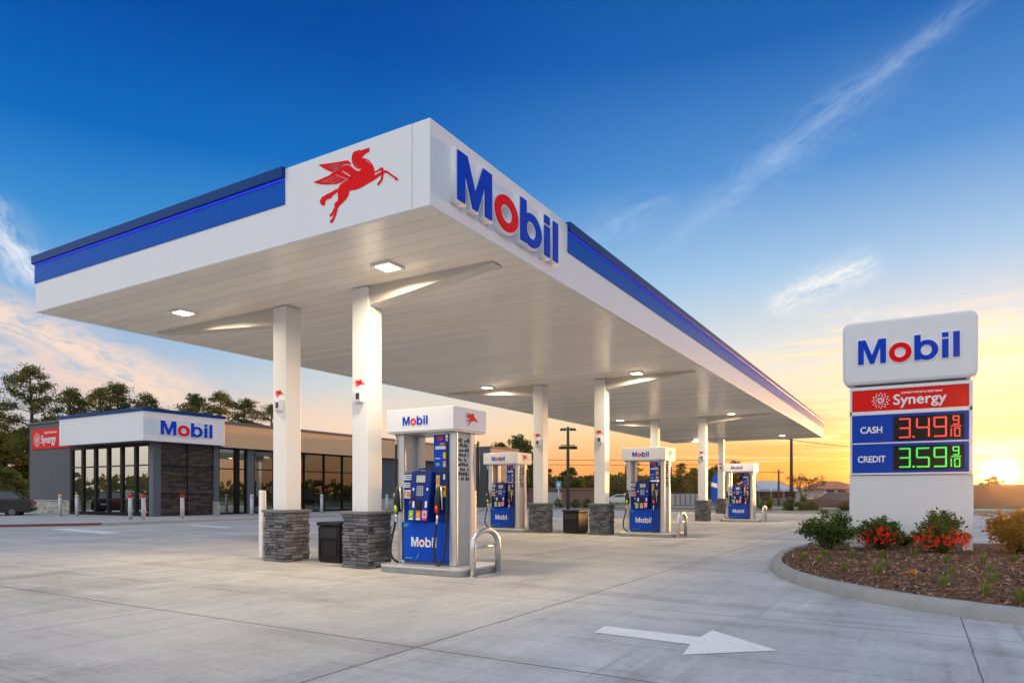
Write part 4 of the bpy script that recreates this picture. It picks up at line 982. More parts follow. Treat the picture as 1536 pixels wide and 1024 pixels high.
def digits(parent,mat,z0,z1):
    pb=PS('display','ledpanel',[((PF-.030,-5.79,z0-.045),(PF-.0185,-4.607,z1+.045))],.004,parent)
    x=PF-.033; H_={}
    def seg(y0,y1,za,zb,n):
        # a bar of small lamps, y0>y1
        th=.004
        H_['b'].box((x-th,y1,za),(x,y0,zb))
    def digit(ch,yl,yr,za,zb,t):
        H_['b']=MB(PO)
        g=t*.16; zm=(za+zb)/2
        for s_ in SEG[ch]:
            if s_=='a': seg(yl-t*.3,yr+t*.3,zb-t,zb,0)
            if s_=='d': seg(yl-t*.3,yr+t*.3,za,za+t,0)
            if s_=='g': seg(yl-t*.6,yr+t*.6,zm-t/2,zm+t/2,0)
            if s_=='f': seg(yl,yl-t,zm+t*.2,zb-t*.4,1)
            if s_=='e': seg(yl,yl-t,za+t*.4,zm-t*.2,1)
            if s_=='b': seg(yr+t,yr,zm+t*.2,zb-t*.4,1)
            if s_=='c': seg(yr+t,yr,za+t*.4,zm-t*.2,1)
        H_['b'].build('digit',mat,parent)
    t=.030
    d=('3','4','9') if mat=='ledred' else ('3','5','9')
    digit(d[0],-4.70,-4.905,z0,z1,t); H_['b']=MB(PO); seg(-4.935,-4.972,z0,z0+.036,0); H_['b'].build('decimal_point',mat,parent)
    digit(d[1],-4.995,-5.225,z0,z1,t); digit(d[2],-5.285,-5.505,z0,z1,t)
    zm=(z0+z1)/2
    digit('9',-5.595,-5.705,zm+.028,z1+.005,.022); H_['b']=MB(PO); seg(-5.565,-5.735,zm-.006,zm+.012,0); H_['b'].build('fraction_bar',mat,parent)
    digit('1',-5.545,-5.585,z0-.005,zm-.028,.022); digit('0',-5.62,-5.72,z0-.005,zm-.028,.022)
digits(cpn,'ledred',2.345,2.735); digits(crn,'ledgreen',1.762,2.15)
PS('lower_panel','whitesign',[((PF+.01,-5.93,.40),(PF+.43,-3.82,1.622))],.012)
PS('leg','whitesign',[((PF+.02,-4.08,.0),(PF+.42,-3.825,.397))],.01); PS('leg','whitesign',[((PF+.02,-5.925,.0),(PF+.42,-5.76,.397))],.01)
# ================================================================ planting bed
def catmull(P,n=6):
    N=len(P); out_=[]
    for i in range(N):
        p0,p1,p2,p3=[Vector(P[(i+k-1)%N]) for k in range(4)]
        for k in range(n):
            t=k/n; out_.append(.5*((2*p1)+(-p0+p2)*t+(2*p0-5*p1+4*p2-p3)*t*t+(-p0+3*p1-3*p2+p3)*t**3))
    return out_
BEDP=[(5.95,-2.83),(4.31,-3.24),(3.22,-3.79),(2.47,-4.41),(2.02,-4.92),(1.76,-5.35),(1.51,-5.89),(1.25,-6.8),(1.2,-8.2),(1.7,-9.8),(3,-11.2),(6,-12),(9.6,-11.5),(11.8,-9.2),(12.1,-6.4),(11.7,-4.2),(10.2,-3.0),(8.2,-2.70)]
BED=catmull(BEDP)
NB=len(BED)
def inset(P,d):
    out_=[]
    for i in range(len(P)):
        t=(P[(i+1)%len(P)]-P[i-1]).normalized(); nn=Vector((-t.y,t.x))
        out_.append(P[i]+nn*d)
    return out_
cen=sum((p for p in BED),Vector((0,0)))/NB
sgn=1 if (inset(BED,.1)[0]-cen).length<(BED[0]-cen).length else -1
bm=MB(); prof=[(0,-.02),(.0,.02),(.012,.105),(.03,.135),(.06,.15),(.16,.152),(.175,.14),(.18,.02)]
rings=[]
for d,z in prof: rings.append([bm.bm.verts.new((p.x,p.y,z)) for p in inset(BED,sgn*d)])
for A,B in zip(rings,rings[1:]):
    for i in range(NB):
        f=bm.bm.faces.new((A[i],A[(i+1)%NB],B[(i+1)%NB],B[i])); f.smooth=True
tag(bm.build('bed_kerb','kerb'),kind='structure')
IN=inset(BED,sgn*.17)
def bedz(x,y,s):
    return .115+.075*(1-s**3)+.022*mnoise.noise(Vector((x*1.3,y*1.3,0)))+.012*mnoise.noise(Vector((x*7,y*7,3)))
V_=[];F_=[];MI=[]
K=44
for k in range(K+1):
    s=1-k/K
    for p in IN:
        q=cen+(p-cen)*s; V_.append((q.x,q.y,bedz(q.x,q.y,s)))
for k in range(K):
    for i in range(NB):
        F_.append((k*NB+i,k*NB+(i+1)%NB,(k+1)*NB+(i+1)%NB,(k+1)*NB+i)); MI.append(0)
def inside(x,y,P):
    c=False; n=len(P); j=n-1
    for i in range(n):
        if (P[i].y>y)!=(P[j].y>y) and x<(P[j].x-P[i].x)*(y-P[i].y)/(P[j].y-P[i].y)+P[i].x: c=not c
        j=i
    return c
def sval(x,y):
    d=Vector((x,y))-cen; best=1.
    L=d.length
    if L<1e-6: return 0
    a=math.atan2(d.y,d.x); bb=None
    for p in IN:
        e=p-cen; da=abs((math.atan2(e.y,e.x)-a+math.pi)%(2*math.pi)-math.pi)
        if bb is None or da<bb[0]: bb=(da,e.length)
    return min(1,L/bb[1])
r=random.Random(12); cnt=0
while cnt<15000:
    x=r.uniform(1.2,10.5); y=r.uniform(-9.2,-2.8)
    if r.random()<(x-1)/14: continue
    if not inside(x,y,IN): continue
    z=bedz(x,y,sval(x,y))+.004
    l=r.uniform(.010,.034)*(1.5 if r.random()<.12 else 1); w_=r.uniform(.004,.010)
    a=r.uniform(0,6.28); pit=r.gauss(0,.35); rol=r.gauss(0,.5)
    M3=Matrix.Rotation(a,3,'Z')@Matrix.Rotation(pit,3,'Y')@Matrix.Rotation(rol,3,'X')
    b0=len(V_)
    for (sx,sy) in ((-1,-1),(1,-.7),(1,.8),(-1,1)):
        q=M3@Vector((sx*l,sy*w_,0)); V_.append((x+q.x,y+q.y,z+abs(l*math.sin(pit))*.6+q.z))
    F_.append((b0,b0+1,b0+2,b0+3)); MI.append(1 if r.random()<.2 else 2); cnt+=1
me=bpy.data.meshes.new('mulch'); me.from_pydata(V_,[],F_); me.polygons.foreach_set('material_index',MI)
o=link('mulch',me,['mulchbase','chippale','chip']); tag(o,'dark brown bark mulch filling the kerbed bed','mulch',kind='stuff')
# ---------------------------------------------------------------- leaves
def leafquads(V_,F_,c,nrm,up,l,w_,fold=0.):
    side=nrm.cross(up)
    if side.length<1e-4: side=Vector((1,0,0))
    side.normalize(); b0=len(V_)
    V_.extend([c-up*l,c+side*w_+nrm*fold,c+up*l,c-side*w_+nrm*fold]); F_.append((b0,b0+1,b0+2,b0+3))
def rvec(r):
    while True:
        v=Vector((r.uniform(-1,1),r.uniform(-1,1),r.uniform(-1,1)))
        if .05<v.length<1: return v.normalized()
def mk(name,V_,F_,mat,parent=None):
    me=bpy.data.meshes.new(name); me.from_pydata([tuple(v) for v in V_],[],F_)
    return link(name,me,mat,parent)
def bush(loc,rad,h,n,label,mat='shrub',flowers=0,seed=1,cat='shrub',leaf=.038,group='shrubs round the price sign'):
    r=random.Random(seed); t=thing('shrub' if not flowers else 'flowering_shrub',label,cat,loc,0,group)
    st=MB(); tips=[]
    for k in range(26):
        a=r.uniform(0,6.28); rr_=rad*math.sqrt(r.random())*1.0; hh=h*(1-.45*(rr_/rad)**2)*r.uniform(.72,1.12)
        p0=Vector((.12*rad*math.cos(a),.12*rad*math.sin(a),0)); p3=Vector((rr_*math.cos(a),rr_*math.sin(a),hh))
        p1=p0.lerp(p3,.4)+Vector((0,0,h*.08)); p2=p0.lerp(p3,.75)+Vector((0,0,h*.05))
        st.tube([p0,p1,p2,p3],[.009,.007,.005,.003],5); tips.append((p0,p1,p2,p3))
    st.build('stems','bush_stem',t)
    V_=[];F_=[];FV=[];FF=[]
    for i in range(n):
        P=tips[r.randrange(len(tips))]; u=1-(r.random()**1.7)*.78
        q=P[2].lerp(P[3],(u-.75)/.25) if u>.75 else (P[1].lerp(P[2],(u-.4)/.35) if u>.4 else P[0].lerp(P[1],u/.4))
        sp_=.17*rad*(1.25-.6*u)
        c=q+Vector((r.gauss(0,sp_),r.gauss(0,sp_),r.gauss(0,sp_*.75)))
        if c.z<.015: c.z=.015+r.random()*.05
        up=(c-Vector((0,0,h*.25))).normalized()*.7+rvec(r)*.7; up.normalize()
        nn=rvec(r); nn=(nn-up*nn.dot(up)); 
        if nn.length<1e-3: continue
        l=leaf*r.uniform(.6,1.2); leafquads(V_,F_,c,nn.normalized(),up,l,l*.5,l*.12)
    mk('leaves',V_,F_,mat,t)
    for i in range(flowers):
        P=tips[r.randrange(len(tips))]; a=r.uniform(0,6.28)
        rr_=rad*r.uniform(.2,.98); z=h*(.62-.30*(rr_/rad)**2)*r.uniform(.35,1.1)+.05
        c=Vector((rr_*math.cos(a)-.22*rad,rr_*math.sin(a),z))
        for k in range(6):
            u_=rvec(r); u_.z=abs(u_.z); cc=c+rvec(r)*.020
            nn=rvec(r); nn=nn-u_*nn.dot(u_)
            if nn.length>1e-3: leafquads(FV,FF,cc,nn.normalized(),u_.normalized(),.018,.014,.004)
    if flowers: mk('flowers',FV,FF,'petal',t)
    return t
bush((8.05,-3.52,.17),.48,.70,3600,'rounded dark green shrub without flowers, covering one end of the price sign',seed=3)
bush((8.30,-4.42,.18),.41,.64,2700,'smaller red flowering shrub between the green shrub and the other flowering shrub',flowers=190,seed=5)
bush((7.92,-5.40,.18),.47,.70,3100,'larger red flowering shrub beside the sun-tinted shrub, hiding a leg of the price sign',flowers=240,seed=8)
bush((8.55,-6.55,.18),.70,.76,4800,'green shrub with low sun glow tinted into its leaves, beside the price sign',mat='shrub_suntint',seed=9)
bush((9.75,-4.75,.18),.42,.36,1200,'low green shrub behind the gap under the price sign',seed=10)
# grass tufts
TUF=[((5.7,-3.39),'green grass tuft nearest the rounded tip of the mulch bed'),((6.19,-3.67),'small grass tuft in the mulch under the rounded green shrub'),((5.15,-3.7),'thin grass tuft just right of the tuft at the bed tip'),
 ((4.25,-4.12),'spreading grass tuft close to the kerb on the left of the bed'),((6.28,-4.09),'grass tuft in the mulch below the left leg of the price sign'),((6.23,-4.54),'upright grass tuft below the left flowering shrub'),
 ((4.66,-4.61),'faint grass tuft in the middle of the left half of the bed'),((3.76,-4.56),'low faint grass tuft near the kerb left of the orange flower'),((6.49,-4.96),'pale spiky grass tuft between the two flowering shrubs'),
 ((5.9,-5.42),'grass tuft just below the right flowering shrub'),((4.06,-5.39),'broad bright grass tuft in the middle of the bed, right of the orange flower'),((2.88,-5.28),'low grass tuft near the kerb, right of the orange flower'),
 ((6.05,-5.89),'leafy grass tuft below the right edge of the price sign'),((4.74,-5.86),'green grass tuft in the right half of the bed, second below the sign edge'),((3.5,-5.8),'wide grass tuft in the right half of the bed, third below the sign edge'),
 ((2.52,-5.65),'spiky grass tuft closest to the kerb on the right'),((6.58,-6.34),'grass tuft in front of the sun-tinted shrub'),((2.18,-5.93),'grass tuft by the kerb at the right edge of the photo')]
tufm=[]
for s_ in range(4):
    r=random.Random(40+s_); V_=[];F_=[]
    for k in range(46):
        a=r.uniform(0,6.28); L=r.uniform(.07,.17); lean=r.uniform(.15,1.0); w_=r.uniform(.003,.006)
        d=Vector((math.cos(a),math.sin(a),0)); p=d*r.uniform(0,.025); sd=Vector((-d.y,d.x,0))
        q1=p+d*L*lean*.35+Vector((0,0,L*.62)); q2=p+d*L*lean*.95+Vector((0,0,L*(1.0-.45*lean)))
        b0=len(V_); V_.extend([p-sd*w_,p+sd*w_,q1+sd*w_*.8,q1-sd*w_*.8,q2]); F_.extend([(b0,b0+1,b0+2,b0+3),(b0+3,b0+2,b0+4)])
    me=bpy.data.meshes.new('grass_tuft'); me.from_pydata([tuple(v) for v in V_],[],F_); me.materials.append(M['blade']); tufm.append(me)
for i,((x,y),lab) in enumerate(TUF):
    o=bpy.data.objects.new('grass_tuft',tufm[i%4]); COL.objects.link(o); o.location=(x,y,bedz(x,y,sval(x,y))-.005)
    o.rotation_euler=(0,0,i*1.7); s_=1.05+.5*((i*37)%10)/10; o.scale=(s_,s_,s_); tag(o,lab,'grass tuft','grass tufts in the mulch bed')
# small orange flower
t=thing('flower','small orange flower alone in the mulch near the kerb','flower',(3.62,-4.98,bedz(3.6,-4.98,sval(3.6,-4.98))))
V_=[];F_=[]; r=random.Random(3)
for k in range(16): leafquads(V_,F_,Vector((r.gauss(0,.012),r.gauss(0,.014),.075+.03*r.random())),rvec(r),Vector((r.gauss(0,.4),r.gauss(0,.4),1)).normalized(),.030,.013)
mk('petals',V_,F_,'orange',t)
V_=[];F_=[]
for k in range(14): leafquads(V_,F_,Vector((r.gauss(0,.03),r.gauss(0,.03),.04+.03*r.random())),rvec(r),Vector((r.gauss(0,.8),r.gauss(0,.8),1)).normalized(),.04,.007)
mk('leaves',V_,F_,'blade',t)
# ================================================================ trees
def limb(b,p0,p1,r0,r1,r,sag=.0,n=4):
    P=[];Rr=[]
    for k in range(n+1):
        t=k/n; q=p0.lerp(p1,t)+Vector((r.gauss(0,.03),r.gauss(0,.03),0))*(p1-p0).length*(1 if 0<k<n else 0)
        q.z+=sag*math.sin(t*math.pi)*(p1-p0).length; P.append(q); Rr.append(r0+(r1-r0)*t)
    b.tube(P,Rr,6)
def clump(V_,F_,c,rx,rz,n,size,r,asp=.35):
    for k in range(n):
        d=rvec(r)*(r.random()**.45); p=c+Vector((d.x*rx,d.y*rx,d.z*rz))
        up=(d*.6+rvec(r)*.8+Vector((0,0,.35))).normalized(); nn=rvec(r); nn=nn-up*nn.dot(up)
        if nn.length<1e-3: continue
        l=size*r.uniform(.6,1.3); leafquads(V_,F_,p,nn.normalized(),up,l,l*asp)
def make_pine(h,seed,low=.42,nl=24,wid=.22,dens=70,mat='pine'):
    r=random.Random(seed); t=thing('pine_tree','pine','tree')
    b=MB(); lean=Vector((r.gauss(0,.02),r.gauss(0,.02)))*h; P=[];Rr=[]
    for k in range(9):
        f=k/8; P.append(Vector((lean.x*f+r.gauss(0,.006)*h*f,lean.y*f+r.gauss(0,.006)*h*f,h*.97*f))); Rr.append(.022*h*(1-.86*f)*(1.25 if k==0 else 1))
    b.tube(P,Rr,9); V_=[];F_=[]
    def at(f):
        f=f*8; i=min(7,int(f)); return P[i].lerp(P[i+1],f-i)
    for k in range(nl):
        f=low+(1-low)*((k+.5)/nl)**.85; a=k*2.4+r.uniform(-.5,.5); env=math.sin(math.pi*min(1,((f-low)/(1-low))*.80+.18))
        L=h*wid*env*r.uniform(.65,1.2); p0=at(f); p1=p0+Vector((math.cos(a)*L,math.sin(a)*L,L*r.uniform(-.05,.42)))
        limb(b,p0,p1,.0060*h*(1.2-f*.7),.0016*h,r,.06)
        for q,sc_ in ((1.,1.),(.62,.8),(.80,.55)):
            if r.random()<.88:
                c=p0.lerp(p1,q)+Vector((r.gauss(0,.03),r.gauss(0,.03),r.uniform(0,.04)))*h*.6
                rx=h*r.uniform(.042,.075)*sc_; clump(V_,F_,c,rx*1.12,rx*.72,int(dens*1.5*sc_),.0195*h**.75,r,.34)
    for k in range(5): clump(V_,F_,at(1.)+Vector((r.gauss(0,.025)*h,r.gauss(0,.025)*h,r.uniform(-.05,.02)*h)),h*.05,h*.035,dens//2,.018*h**.75,r,.3)
    b.build('trunk','bark',t); mk('crown',V_,F_,mat,t)
    return t
def make_broad(h,seed,wid=.42,low=.12,n=60,dens=70,mat='leaf',size=.16,trunk=.018):
    r=random.Random(seed); t=thing('broadleaf_tree','tree','tree'); b=MB()
    b.tube([(0,0,0),(r.gauss(0,.01)*h,0,h*.25),(0,r.gauss(0,.01)*h,h*.55),(0,0,h*.85)],[trunk*h*1.2,trunk*h,trunk*h*.7,trunk*h*.2],8)
    V_=[];F_=[]
    for k in range(n):
        f=r.uniform(low,1); prof_=math.sin(math.pi*min(1,(f-low)/(1-low)*.82+.14))**.75
        a=r.uniform(0,6.28); L=h*wid*prof_*math.sqrt(r.uniform(.08,1)); c=Vector((math.cos(a)*L,math.sin(a)*L,h*(f*.94)))
        if k%3==0: limb(b,Vector((0,0,h*max(.15,f*.6-.05))),c,.006*h,.0015*h,r,.05)
        rx=h*r.uniform(.055,.11); clump(V_,F_,c,rx*1.1,rx*.85,int(dens*1.4),size*1.1,r,.6)
    b.build('trunk','bark',t); mk('crown',V_,F_,mat,t); return t
def make_bare(h,seed,mat='farleaf',leaves=True):
    r=random.Random(seed); t=thing('bare_tree','tree','tree'); b=MB(); V_=[];F_=[]
    def br(p,d,L,rad,lev):
        q=p+d*L; limb(b,p,q,rad,rad*.6,r,.02,3)
        if lev>=4:
            if leaves and r.random()<.8: clump(V_,F_,q,h*.03,h*.025,9,.09,r,.5)
            return
        for k in range(3 if lev<3 else 2):
            dd=(d+rvec(r)*.62+Vector((0,0,.10))).normalized(); br(p.lerp(q,r.uniform(.6,1)),dd,L*r.uniform(.6,.82),rad*.55,lev+1)
    b.tube([(0,0,0),(0,0,h*.25)],[.022*h,.017*h],8)
    for k in range(5):
        a=k*1.257; br(Vector((0,0,h*.22)),Vector((math.cos(a)*.55,math.sin(a)*.55,1)).normalized(),h*.24,.010*h,0)
    b.build('trunk','bark',t); mk('crown',V_,F_,mat,t); return t
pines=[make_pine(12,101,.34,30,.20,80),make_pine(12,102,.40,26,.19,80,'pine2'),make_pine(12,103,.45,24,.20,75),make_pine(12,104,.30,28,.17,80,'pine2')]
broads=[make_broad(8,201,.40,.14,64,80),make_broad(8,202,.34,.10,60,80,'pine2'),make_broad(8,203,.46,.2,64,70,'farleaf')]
cone=make_broad(6,205,.40,.05,70,80,'leaf',.13)
bares=[make_bare(8,301),make_bare(8,305)]
PX=[]
def dep(x,Y):
    k=(x-768)/1020; return (CAMP[0]+Y*(FW[0]+k*RT[0]),CAMP[1]+Y*(FW[1]+k*RT[1]))
used=set()
def put(proto,x,Y,ytop,label,group,rz=0,wx=1.):
    H_={'pine_tree':12,'broadleaf_tree':8,'bare_tree':8}[proto.name.split('.')[0]]
    if proto is cone: H_=6
    h=1.25+(740-ytop)/1020*Y; s_=h/H_; X_,Y_=dep(x,Y)
    if proto.name not in used: used.add(proto.name); o=proto
    else: o=dup(proto)
    o.location=(X_,Y_,-.02); o.rotation_euler=(0,0,rz); o.scale=(s_*wx,s_*wx,s_); o['label']=label; o['category']='tree'; o['group']=group
    return o
GP='pines behind the shop'
put(pines[0],48,58,549,'tallest pine, standing at the left end of the shop',GP,.4,1.05)
put(pines[1],-14,60,575,'pine cut off by the left edge of the photo',GP,1,1.)
put(pines[1],112,62,583,'pine just right of the tallest pine, behind the white shop fascia',GP,2.2,1.15)
put(pines[2],150,65,581,'dense pine above the left part of the white shop fascia',GP,.9,1.2)
put(pines[3],185,64,574,'pine with the higher top above the middle of the white shop fascia',GP,3.,1.2)
put(pines[2],222,66,592,'lower pine above the corner of the white shop fascia',GP,4.1,1.15)
put(pines[1],288,68,591,'pine above the right end of the white shop fascia',GP,5.,1.25)
put(pines[0],328,70,587,'pine above the seam between white and tan shop fascia',GP,2.6,1.1)
put(pines[3],368,68,597,'pine beside the left white canopy column',GP,1.5,1.2)
put(pines[2],405,71,606,'pine partly hidden by the left white canopy column',GP,.2,1.1)
put(bares[0],463,74,621,'thin leafed tree top between the two nearest columns',GP,.2,.8)
GL='dark trees left of the shop'
put(broads[1],6,66,655,'dark round tree left of the shop, below the cut-off pine',GL,1.,1.3)
put(broads[1],30,70,640,'dark broad tree behind the trunk of the tallest pine',GL,2.,1.3)
put(broads[1],78,72,628,'dark broad tree rising behind the left end of the shop',GL,3.4,1.3)
put(broads[0],8,47,700,'bright green bushy tree behind the parked dark car',GL,3.,1.3)
GM='trees beyond the far side of the forecourt'
put(broads[0],778,70,651,'large bushy tree behind the second-row left pump',GM,.7,.78)
put(broads[1],748,76,662,'tree top just right of the shop end block',GM,2.7,.8)
put(broads[2],806,80,690,'tree half hidden by the second-row left column',GM,1.7,.9)
put(cone,854,72,699,'conical green tree behind the floodlight pole',GM,.7,1.)
put(broads[2],832,86,722,'low tree left of the conical tree',GM,2.,1.2)
put(broads[2],884,84,712,'low hazy tree right of the conical tree',GM,3.5,1.)
put(pines[1],893,92,706,'small pine left of the second-row right column',GM,3.5,1.)
put(broads[2],925,86,722,'rounded tree left of the second-row right pump',GM,4.4,1.4)
put(pines[2],952,76,690,'pine seen behind the left post of the second-row right pump',GM,1.1,1.3)
put(pines[3],1020,80,694,'pine right of the second-row right pump',GM,.3,1.4)
put(broads[2],1002,82,716,'low broad tree right of the second-row right pump',GM,.9,1.3)
put(pines[0],1042,84,701,'pine left of the third-row column',GM,4.3,1.3)
put(broads[0],1074,80,697,'tree between the third-row column and the farthest pump',GM,5.1,.75)
put(broads[2],1104,82,690,'round tree rising behind the farthest pump',GM,.1,.85)
put(broads[2],1142,96,722,'low orange tinted tree right of the farthest pump',GM,3.1,1.1)
put(bares[0],1206,57,697,'bare branched tree beside the tall street light pole',GM,1.2,1.2)
put(bares[1],1160,92,712,'small bare tree left of the tall street light pole',GM,.5,1.3)
put(bares[1],1252,98,713,'small bare tree just left of the price sign',GM,2.5,1.1)
put(broads[2],1488,110,713,'distant tree against the sunset right of the price sign',GM,1.5,1.2)
put(bares[1],1520,120,722,'small distant tree right below the setting sun',GM,4.,1.2)
for p in pines+broads+bares+[cone]:
    if p.name not in used:
        for ch in list(p.children): bpy.data.objects.remove(ch)
        bpy.data.objects.remove(p)
# far treeline all round
r=random.Random(77); V_=[];F_=[]
def az_rel(a): return (a-math.atan2(FW[1],FW[0])+math.pi)%(2*math.pi)-math.pi
for k in range(1500):
    a=r.uniform(0,2*math.pi) if k%2 else math.atan2(FW[1],FW[0])+R(r.uniform(-42,42)); rel=az_rel(a)
    front=abs(rel)<R(42)
    d=r.uniform(190,250) if front else r.uniform(95,150)
    hh=(5.6+2.6*mnoise.noise(Vector((a*14,0,0)))+r.uniform(0,1.2)) if front else (3.2+1.6*mnoise.noise(Vector((a*9,0,0)))+r.uniform(0,1.))
    c=Vector((CAMP[0]+d*math.cos(a),CAMP[1]+d*math.sin(a),0)); rad=r.uniform(3,6)
    if -R(52)<rel<-R(17): hh=1.9+1.0*mnoise.noise(Vector((a*14,0,0)))+r.uniform(0,.8)
    for q in range(46 if front else 20):
        dd=rvec(r); p=c+Vector((dd.x*rad,dd.y*rad,hh*abs(r.random())**.8)); 
        l=r.uniform(.5,1.1); up=rvec(r); up.z=abs(up.z)+.3; up.normalize(); nn=rvec(r); nn=nn-up*nn.dot(up)
        if nn.length>1e-3: leafquads(V_,F_,p,nn.normalized(),up,l,l*.6)
tag(mk('distant_woods',V_,F_,'farleaf'),'low dark line of far woods along the horizon','woods',kind='stuff')
# verge shrubs
def vshrub(seed):
    r=random.Random(seed); V_=[];F_=[]
    for k in range(34):
        a=r.uniform(0,6.28); f=r.random(); L=.52*math.sqrt(r.random())*math.sin(math.pi*(f*.75+.2)); clump(V_,F_,Vector((L*math.cos(a),L*math.sin(a),.12+.72*f)),.17,.15,46,.045,r,.55)
    t=thing('verge_shrub','shrub','shrub',group='round shrubs on the grass verge'); mk('leaves',V_,F_,'shrub',t)
    b=MB(); b.cyl(0,0,0,.35,.04,8); b.build('stem','bush_stem',t); return t
vp=vshrub(31)
VSH=[((42.6,6.35),'round verge shrub just right of the farthest pump',1.),((42.6,3.95),'round verge shrub left of the street light pole, larger one',1.15),((42.7,2.45),'round verge shrub just left of the street light pole base',1.),((42.6,1.55),'round verge shrub just right of the street light pole base',1.),((42.7,.9),'round verge shrub in front of the dark parked car',.7),((42.4,-.9),'round verge shrub beside the rounded green shrub near the price sign',.7),
 ((42.6,15.9),'verge shrub left of the second-row right column',.85),((42.6,17.4),'verge shrub right of the floodlight pole base',.85),((42.6,18.4),'verge shrub at the foot of the floodlight pole',.8),((42.6,19.9),'verge shrub just right of the second-row left column',.85)]
for i,((x,y),lab,s_) in enumerate(VSH):
    o=vp if i==0 else dup(vp)
    o.location=(x,y,.10); o.rotation_euler=(0,0,i*1.3); o.scale=(s_,s_,s_*.95); o['label']=lab
# ================================================================ poles and wires
def pole(loc,h,r0,label,name='street_light'):
    t=thing(name,label,'light pole' if name!='utility_pole' else 'utility pole',loc); b=MB(); b.cyl(0,0,0,h,r0,10,r0*.7); b.build('pole','pole',t); return t
x,y=dep(852,50); H1=1.25+(740-642)/1020*50
t=pole((x,y,.1),H1,.14,'tall dark pole with two rows of floodlights behind the litter bin','floodlight_pole')
rt=Vector((RT[0],RT[1],0)); fw3=Vector((FW[0],FW[1],0))
for z,n_ in ((H1-.12,4),(H1-1.35,4)):
    b=MB(); b.tube([rt*-.52+Vector((0,0,z)),rt*.52+Vector((0,0,z))],.035,6); arm=b.build('crossarm','poledark',t)
    for k in range(n_):
        s_=(-.48,-.24,.24,.48)[k]; c=rt*s_+Vector((0,0,z-.10-(0 if z>H1-1 else .08)))
        b=MB(); hs_=.09 if z>H1-1 else .15
        Mr=Matrix.Rotation(R(25),3,'X'); b.box((c.x-hs_,c.y-hs_,c.z-hs_*.7),(c.x+hs_,c.y+hs_,c.z+hs_*.7),Matrix.Rotation(R(-30),3,'Z')); b.build('floodlight','poledark',arm,bevel=.02)
x,y=dep(1187,47); H2=1.25+(740-658.5)/1020*47
t=pole((x,y,.1),H2,.13,'tall brown street light pole beside the bare tree'); 
b=MB(); b.tube([(0,0,H2-.12),tuple(rt*-.55+Vector((0,0,H2-.05)))],.04,6); ar=b.build('arm','poledark',t)
b=MB(); c=rt*-.68+Vector((0,0,H2-.06)); b.box((c.x-.18,c.y-.09,c.z-.05),(c.x+.18,c.y+.09,c.z+.04),Matrix.Rotation(math.atan2(RT[1],RT[0]),3,'Z')); b.build('lamp_head','poledark',ar,bevel=.02)
top2=Vector((x,y,H2-.05))
x3,y3=dep(1168,72); H3=1.25+(740-704)/1020*72
t=pole((x3,y3,0),H3,.13,'short thin utility pole in front of the pale roofed house','utility_pole'); b=MB(); b.tube([tuple(rt*-.55+Vector((0,0,H3-.3))),tuple(rt*.55+Vector((0,0,H3-.3)))],.05,6); b.build('crossarm','poledark',t)
def wire(a,b_,sag,label,rad=.022):
    a=Vector(a);b_=Vector(b_); P=[a.lerp(b_,k/14)-Vector((0,0,sag*4*(k/14)*(1-k/14))) for k in range(15)]
    b=MB(); b.tube(P,rad,5); tag(b.build('power_line','rubber'),label,'cable','cables strung between the poles')
p1=Vector((*dep(852,50),0))
pa=dep(1560,60)
wire(top2,(*pa,1.25+(740-690)/1020*60),.25,'cable sagging from the street light pole to the right behind the price sign')
for dz_,l in ((687,'upper cable crossing behind the floodlight pole'),(694,'lower cable crossing behind the floodlight pole')):
    A=dep(640,66); B_=dep(1100,66); 
    wire((*A,1.25+(740-dz_+1)/1020*66),(*B_,1.25+(740-dz_-2)/1020*66),.15,l)
wire((x3,y3,H3-.28),(*dep(985,66),1.25+(740-697)/1020*66),.2,'cable running left from the short utility pole behind the farthest pump')
# ================================================================ background buildings
def dbox(b,x0,x1,Y,depth,z0,z1):
    """upright block facing the forecourt, given its bearing range as seen from the entrance"""
    A=Vector(dep(x0,Y));B_=Vector(dep(x1,Y)); n_=Vector((FW[0],FW[1]))*depth
    P=[A,B_,B_+n_,A+n_]; b.prism([(p.x,p.y) for p in P],'z',z0,z1); return A,B_,n_
t=thing('boundary_wall','long low brown wall with a terracotta cap behind the floodlight pole','wall',(*dep(840,63),0)); o_=tuple(t.location)
b=MB(o_); dbox(b,782,897,63,.3,0,1.62); b.build('wall','brick',t); b=MB(o_); dbox(b,781,898,62.9,.5,1.625,1.76); b.build('coping','brickcap',t)
t=thing('far_wall','long low brown building across the road right of the price sign','building',(*dep(1500,70),0)); o_=tuple(t.location)
b=MB(o_); dbox(b,1430,1660,70,6,0,2.02); b.build('wall','brick',t,bevel=.02); b=MB(o_); dbox(b,1428,1662,69.8,6.4,2.025,2.20); b.build('roof','housewall',t)
